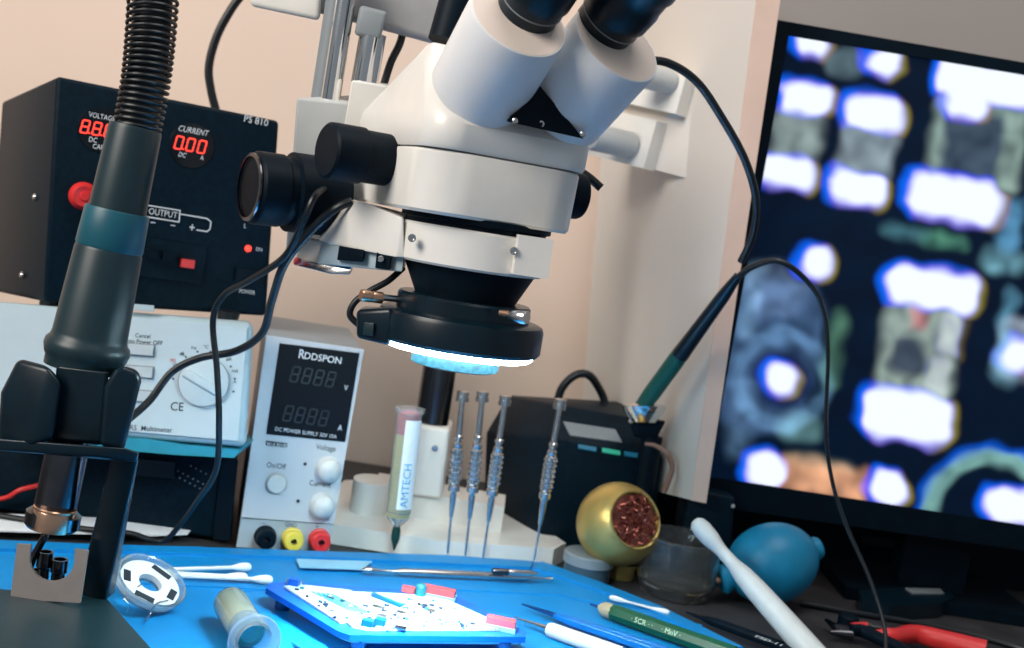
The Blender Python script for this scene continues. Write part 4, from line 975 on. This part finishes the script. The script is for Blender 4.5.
# white tweezers/pen
def mk_whitepen():
    A, Bq = G(514, 617, ZM+.005), G(622, 655, ZM+.007); t = thing('white_tipped_probe', 'white-handled probe with fine steel point lying nearest the board tray', 'probe', (A+Bq)/2-V((0, 0, .006)))
    bm = B(); rod(bm, A, A.lerp(Bq, .34), [(.0004, 0), (.0015, .5), (.0026, 1)], 16); obj('point', bm, 'chrome', t)
    bm = B(); rod(bm, A.lerp(Bq, .33), Bq, [(.0050, 0), (.0060, .04), (.0062, 1)], 24); obj('handle', bm, 'plasticw', t)
mk_whitepen()
# --- board tray
def mk_tray():
    z = .022
    t = thing('board_holder_tray', 'blue metal tray holding a phone circuit board on the mat', 'board holder', G(400, 625, ZM))
    out = [(266, 588), (270, 583), (285, 582), (395, 589), (444, 592), (458, 596), (527, 632), (526, 637), (350, 635), (338, 631)]
    th = .0045
    bm = B(); add_prism(bm, [G(x, y, z)-V((0, 0, th)) for x, y in out], V((0, 0, th)), .0012, 2); tr = obj('tray', bm, 'blueedge', t)
    # pale lower skirt
    bm = B(); add_prism(bm, [G(x, y, z)-V((0, 0, th+.0022)) for x, y in [(272, 588), (290, 584), (440, 593), (522, 632), (520, 636), (353, 634), (342, 630)]], V((0, 0, .002)), .0005, 1); obj('skirt', bm, 'ltblue', t)
    for x, y in ((285, 590), (430, 596), (360, 631), (505, 634)):
        p = G(x, y, z); bm = B(); rod(bm, (p.x, p.y, ZM+.0005), (p.x, p.y, z-th-.001), [(.006, 0), (.006, 1)], 20); obj('foot', bm, 'navy', t)
    board = thing('phone_circuit_board', 'white circuit board crowded with tiny parts, lying in the blue tray', 'circuit board', G(400, 615, z+.0004))
    zz = z+.0004
    bm = B(); add_prism(bm, [G(x, y, zz) for x, y in [(318, 597), (345, 593), (395, 595), (440, 598), (512, 631), (368, 631), (352, 628)]], V((0, 0, .0016)), .0003, 1); obj('board', bm, 'pcb', board)
    bm = B(); add_prism(bm, [G(x, y, zz) for x, y in [(284, 588), (298, 586), (352, 592), (330, 596), (352, 622), (340, 624)]], V((0, 0, .0016)), .0003, 1); obj('flex_section', bm, 'pcb', board)
    random.seed(11)
    zt = zz+.0016
    import math as _m
    def inpoly(x, y, pl):
        r = False; n = len(pl)
        for i in range(n):
            x0, y0 = pl[i]; x1, y1 = pl[(i+1) % n]
            if (y0 > y) != (y1 > y) and x < (x1-x0)*(y-y0)/(y1-y0)+x0: r = not r
        return r
    pl = [(330, 598), (390, 597), (440, 601), (500, 629), (372, 629), (356, 626)]
    pl2 = [(286, 589), (300, 588), (345, 594), (330, 597), (350, 619), (340, 621)]
    base = Matrix.Rotation(math.radians(-8), 3, 'Z')
    sets = {'dark_chips': ('pcbd', 34, (.0015, .0045)), 'teal_parts': ('teal2', 34, (.0012, .003)), 'metal_shields': ('chrome', 7, (.006, .010)), 'capacitors': ('white', 40, (.001, .0025))}
    for nm, (m, n, (a, b)) in sets.items():
        bm = B(); c = 0; it = 0
        while c < n and it < 4000:
            it += 1; x, y = random.uniform(280, 510), random.uniform(586, 631)
            if inpoly(x, y, pl) or (nm != 'metal_shields' and inpoly(x, y, pl2)):
                p = G(x, y, zt); s = random.uniform(a, b); s2 = random.uniform(a, b)*.8; h = random.uniform(.0006, .0018) if nm != 'metal_shields' else .001
                add_box(bm, p+V((0, 0, h/2)), s, s2, h, base, 0); c += 1
        obj(nm, bm, m, board)
    bm = B()
    for i in range(5):        # ribbon lines
        a, b = G(312+i*5, 592+i*.6, zt), G(352+i*5, 612+i*.6, zt); u = (b-a); s = u.cross(V((0, 0, 1))).normalized()*.0006
        add_hull(bm, [a-s, a+s, b-s, b+s, a-s+V((0, 0, .0006)), a+s+V((0, 0, .0006)), b-s+V((0, 0, .0006)), b+s+V((0, 0, .0006))])
    for i in range(12):
        p = G(455+i*4, 627.5+i*.15, zt); add_box(bm, p+V((0, 0, .0004)), .001, .001, .0008, base)
    obj('ribbon_lines', bm, 'teal2', board)
    # blue clamp bar and corner lug
    bm = B(); a, b = G(372, 596, z+.002), G(402, 608, z+.002); u = (b-a).normalized(); s = u.cross(V((0, 0, 1)))*.0018
    add_hull(bm, [a-s, a+s, b-s, b+s, a-s+V((0, 0, .003)), a+s+V((0, 0, .003)), b-s+V((0, 0, .003)), b+s+V((0, 0, .003))], .0003); obj('clamp_bar', bm, 'blueedge', t)
    for x, y in ((294, 585), (367, 626), (380, 625)):
        bm = B(); p = G(x, y, z+.002); add_box(bm, p+V((0, 0, .0025)), .008, .006, .005, base, .001); obj('corner_lug', bm, 'blueedge', t)
    for x, y in ((288, 584), (300, 586)):
        bm = B(); p = G(x, y, z); rod(bm, p, p+V((0, 0, .004)), [(.002, 0), (.0018, 1)], 12); obj('locating_pin', bm, 'chrome', t)
    for x, y, w, h in ((438, 597, 34, 6), (500, 628, 30, 5)):
        bm = B(); p = G(x, y, z+.001); kk = p.y/1200; add_box(bm, p+V((0, 0, .005)), w*kk, .008, .0055, base, .0018); c_ = obj('red_clamp', bm, 'redb', t); c_['label'] = 'red clamp pad'
        bm = B(); add_box(bm, p+V((0, 0, .0009)), w*kk*1.1, .010, .0035, base, .0006); obj('clamp_base', bm, 'ltblue', c_)
    bm = B(); p = G(408, 594, z+.001); add_box(bm, p+V((0, 0, .004)), .010, .006, .004, base, .001); obj('red_clamp', bm, 'redb', t)['label'] = 'small red clamp pad'
    bm = B(); p = G(420, 596, z+.001); rod(bm, p, p+V((0, 0, .010)), [(.0045, 0), (.0045, .8), (.003, 1)], 16); obj('clamp_screw', bm, 'teal2', t)
mk_tray()
# --- wick spool
def mk_spool():
    c = G(141, 609, ZM)+V((0, .006, .0012)); ax = V((.42, -.20, .87)).normalized(); R = .0255
    c = c+V((0, 0, R*.46))
    t = thing('desoldering_braid_spool', 'round clear spool with white label standing tilted beside the holder base', 'spool', c)
    bm = B(); add_lathe(bm, c, ax, [(.009, 0), (R*.92, 0), (R, .003), (R*1.06, .0095), (R*1.04, .0105), (R*.97, .0095), (R*.93, .0035), (.009, .002)], 56, closed=True); obj('cup', bm, 'clear', t)
    bm = B(); add_lathe(bm, c, ax, [(.009, .0025), (R*.90, .0025), (R*.90, .0070), (.009, .0070)], 56, closed=True); obj('label', bm, 'label', t)
    bm = B(); x, y, a = basis(ax)
    for th, w in ((20, .016), (140, .012), (215, .015), (300, .012)):
        th = math.radians(th); d = x*math.cos(th)+y*math.sin(th); s = ax.cross(d); p = c+ax*.0072+d*.018
        add_hull(bm, [p+s*w*.5+d*.0028, p-s*w*.5+d*.0028, p+s*w*.5-d*.0028, p-s*w*.5-d*.0028, p+s*w*.5+d*.0028-ax*.0003, p-s*w*.5-d*.0028-ax*.0003])
    obj('label_bars', bm, 'ink', t)
    R3 = Matrix((x, y, a)).transposed()
    bm = B(); add_tube(bm, [c+ax*.008+x*-.01, G(125, 598, .02), G(130, 606, ZM+.008), G(127, 612, ZM+.003)], .0007, 6)
    add_tube(bm, [c+ax*.008-y*.02, G(156, 604, .018), G(150, 614, ZM+.004), G(146, 621, ZM+.003)], .0007, 6); obj('braid_end', bm, 'steel', t)
mk_spool()
# --- lying syringe
def mk_vial():
    A, Bq = G(231, 604, ZM+.016), G(254, 640, ZM+.016); r = .0125; d = (Bq-A).normalized()
    t = thing('lying_flux_syringe', 'short clear syringe of pale yellow paste lying on the mat, flange towards the viewer', 'syringe', (A+Bq)/2-V((0, 0, .0155)))
    L = (Bq-A).length
    bm = B(); add_lathe(bm, A, d, [(0, -.008), (r*.5, -.0075), (r*.9, -.004), (r, 0), (r, L-.002), (r*1.42, L-.001), (r*1.45, L+.001), (r*1.42, L+.003), (r*.92, L+.003), (r*.9, .001), (0, -.005)], 48); obj('barrel', bm, 'clear', t)
    bm = B(); add_lathe(bm, A, d, [(0, -.004), (r*.7, -.003), (r*.87, .002), (r*.87, L*.62), (0, L*.62)], 40); obj('paste', bm, 'fluxb', t)
    bm = B(); add_lathe(bm, A, d, [(0, L*.63), (r*.86, L*.63), (r*.86, L*.80), (r*.5, L*.85), (0, L*.85)], 40); obj('plunger', bm, 'teal2', t)
    bm = B(); add_text(bm, 'FLUX', A, Matrix.Identity(3), .0001) if False else None
    bm.free()
mk_vial()
# --- small green sliver on the mat
bm = B(); a, b = G(291, 642, ZM+.002), G(302, 648, ZM+.002); rod(bm, a, b, [(.0004, 0), (.0012, .3), (.0012, 1)], 8)
tag(obj('wire_offcut', bm, 'teal2'), 'tiny teal wire offcut on the mat in front of the board tray', 'wire')

# --- red pliers
def mk_pliers():
    z = .009; t = thing('red_handled_pliers', 'small pliers with red and black handles on the dark desk', 'pliers', G(890, 636, 0))
    def limb(name, pts, r, m, zz=z):
        bm = B(); add_tube(bm, [G(x, y, zz) for x, y in pts], r, 12); return obj(name, bm, m, t)
    limb('jaw', [(826, 620), (836, 627), (850, 632)], lambda u: .0016+.004*u, 'darksteel')
    limb('jaw', [(830, 632), (838, 633), (852, 635)], lambda u: .0016+.004*u, 'darksteel', z-.001)
    bm = B(); p = G(846, 632, 0); rod(bm, p+V((0, 0, .002)), p+V((0, 0, .016)), [(.0095, 0), (.0095, .9), (.008, 1)], 24); obj('pivot', bm, 'black', t)
    limb('handle', [(850, 630), (862, 631), (878, 638), (900, 648), (925, 662)], lambda u: .0062-.002*abs(u-.3), 'black', .012)
    h = limb('handle', [(852, 628), (868, 629), (890, 636), (915, 634), (945, 641), (985, 652)], lambda u: .005+.006*u, 'red', .013); h['label'] = 'red plastic handle'
    limb('spring_catch', [(868, 625), (884, 629), (905, 630)], .0028, 'rubber', .018)
mk_pliers()
# --- mouse like flat black object
def mk_flat():
    t = thing('flat_case', 'low glossy black case lying on the desk below the monitor', 'case', G(905, 600, 0))
    bm = B(); zt = .016; poly = [G(858, 590, zt), G(905, 586, zt), G(950, 590, zt), G(955, 597, zt), G(940, 603, zt), G(890, 606, zt), G(862, 600, zt)]
    add_prism(bm, [V((p.x, p.y, .001)) for p in poly], V((0, 0, zt-.001)), .004, 3); obj('body', bm, 'blacks', t)
    bm = B(); poly = [G(905, 589, zt), G(940, 589.5, zt), G(944, 594, zt), G(912, 594, zt)]; add_prism(bm, poly, V((0, 0, .0012)), .0004, 1); obj('sheen_patch', bm, 'greyd', t)  # lighter grey patch imitates the shine on the case top
    # low dark bar box under the monitor
    t = thing('storage_box', 'long black box standing on the desk behind and beneath the monitor', 'box', (.52, 1.37, 0))
    bm = B(); add_box(bm, (.52, 1.37, .053), .66, .05, .104, Matrix.Rotation(math.radians(2), 3, 'Z'), .006); obj('body', bm, 'black', t)
    for x0, x1, y in ((795, 822, 521), (860, 930, 540), (760, 785, 516)):
        bm = B(); a, b = P(x0, y, 1.342), P(x1, y+(x1-x0)*.13, 1.342); add_box(bm, (a+b)/2, (b-a).length, .004, .008, Matrix.Rotation(math.radians(2), 3, 'Z'), .001); obj('grille_panel', bm, 'handle', t)
    # small dark box at the foot of the partition
    t = thing('black_adapter_box', 'small black adapter box at the foot of the partition', 'adapter', G(715, 560, 0)+V((0, .03, 0)))
    a = P(690, 488, 1.17); b = P(735, 498, 1.17); bm = B(); add_hull(bm, [a, b, V((a.x, a.y, .001)), V((b.x+.01, b.y, .001)), a+V((0, .06, 0)), b+V((0, .06, 0)), V((a.x, a.y+.06, .001)), V((b.x+.01, b.y+.06, .001))], .003); obj('body', bm, 'case', t)
    bm = B(); rod(bm, P(733, 506, 1.164), P(733, 506, 1.171), [(.002, 0), (.002, 1)], 12); obj('screw', bm, 'steel', t)
mk_flat()
# paper under things at left
bm = B(); add_prism(bm, [V((G(x, y, .0).x, G(x, y, .0).y, .0078)) for x, y in [(-40, 522), (197, 531), (186, 543.5), (150, 545), (-40, 540)]], V((0, 0, .0012)), 0)
tag(obj('paper_sheet', bm, 'paper'), 'white paper sheet lying behind the mat at the far left', 'paper')
# red lead far left
bm = B(); add_tube(bm, [P(-6, 500, 1.03), P(8, 497, 1.03), P(20, 490, 1.03), P(40, 485, 1.035)], .0022, 10); tag(obj('red_test_lead', bm, 'red'), 'short red lead crossing behind the hot air barrel', 'cable')

# ------------------------------------------------------------------ cables
def cable(label, pts, r, name='cable', m='rubber'):
    ps = [P(*p) for p in pts]
    for p in ps: p.z = max(p.z, .0095+r)
    bm = B(); add_tube(bm, ps, r, 10); return tag(obj(name, bm, m), label, 'cable')
cable('black cable hanging down the wall behind the black bench supply', [(246, -10, 1.2), (232, 8, 1.2), (217, 36, 1.2), (209, 66, 1.2), (211, 90, 1.2), (218, 118, 1.2)], .0042)
cable('black cable passing behind the ivory microscope head', [(405, -15, .99), (405, 12, .99), (401, 40, .99), (391, 62, .99), (384, 84, .99)], .0032)
cable('black cable arching from the eyepieces down to the monitor', [(640, 60, .93), (668, 63, .94), (697, 82, .95), (722, 118, .96), (745, 160, .97), (756, 200, .98), (753, 235, .99), (741, 262, 1.0)], .0033)
cable('short black cable end below the right-hand zoom knob', [(566, 163, .90), (587, 176, .90), (601, 188, .90)], .0033)
cable('thin black cable from the focus knob down over the meter to the paper', [(330, 186, .83), (315, 196, .80), (303, 222, .80), (284, 257, .82), (250, 280, .86), (224, 295, .89), (213, 320, .90), (217, 370, .90), (219, 420, .90), (216, 470, .92), (198, 500, .96), (180, 525, .99), (165, 540, 1.0), (148, 541, 1.0), (128, 533, 1.0), (80, 530, 1.0), (30, 529, 1.0), (-10, 528, 1.0)], .0024)
cable('thicker black cable sweeping from the microscope arm across the meter dial', [(352, 201, .81), (332, 211, .81), (306, 236, .82), (284, 265, .83), (272, 300, .86), (262, 333, .89), (236, 351, .92), (200, 358, .93), (172, 372, .93), (150, 400, .92), (130, 418, .90), (112, 430, .87)], .0030)
cable('ring light cable curling down from the microscope arm', [(403, 268, .80), (388, 281, .79), (370, 291, .785), (355, 302, .785), (350, 315, .785), (360, 326, .785)], .0022)
cable('dark cable lying along the desk right of the pliers', [(815, 600, .0), ], .003) if False else None
def gcable(label, pts, r, m='rubber'):
    bm = B(); add_tube(bm, [G(x, y, r+.0006) for x, y in pts], r, 10); return tag(obj('cable', bm, m), label, 'cable')
gcable('black cable lying across the dark desk behind the pliers', [(800, 603), (850, 612), (910, 622), (960, 632), (1010, 645), (1040, 655)], .0028)
gcable('grey cable curving at the far right edge of the desk', [(1000, 556), (1012, 562), (1025, 571), (1045, 580)], .003, 'greyd')
# dark leads beside the soldering iron holder
if 0: cable('thin black lead hanging beside the iron holder', [(668, 480, 1.14), (680, 492, 1.14), (690, 505, 1.13), (700, 520, 1.12)], .002)

# ------------------------------------------------------------------ lights
def area(name, loc, target, size, power, col, sy=None):
    l = D.lights.new(name, 'AREA'); l.energy = power; l.color = col; l.size = size
    if sy: l.shape = 'RECTANGLE'; l.size_y = sy
    o = D.objects.new(name, l); C.objects.link(o); o.location = loc
    o.rotation_euler = (V(target)-V(loc)).to_track_quat('-Z', 'Y').to_euler(); return o
area('window_light', (-1.5, -.5, 1.5), (0, 1.2, .3), 1.1, 54, (1, .92, .84))
sl = D.lights.new('ring_leds', 'SPOT'); sl.energy = 30; sl.color = (.72, .93, 1.0); sl.spot_size = math.radians(64); sl.spot_blend = 1.0; sl.shadow_soft_size = .03
so = D.objects.new('ring_leds', sl); C.objects.link(so); so.location = P(455, 372, YH); so.rotation_euler = (math.radians(7), math.radians(3), 0)
area('overhead_fill', (.3, .5, 1.9), (.1, 1.1, .2), .9, 13, (1.0, .95, .90))  # unseen fill light added overhead
w = D.worlds.new('world'); bpy.context.scene.world = w; w.use_nodes = True
w.node_tree.nodes['Background'].inputs[0].default_value = (.75, .87, 1.0, 1); w.node_tree.nodes['Background'].inputs[1].default_value = .27
sc = bpy.context.scene
sc.view_settings.view_transform = 'Standard'; sc.view_settings.look = 'None'; sc.view_settings.exposure = 0; sc.view_settings.gamma = 1
sc.view_settings.use_curve_mapping = False
sc.cycles.use_denoising = True; sc.cycles.sample_clamp_indirect = 6
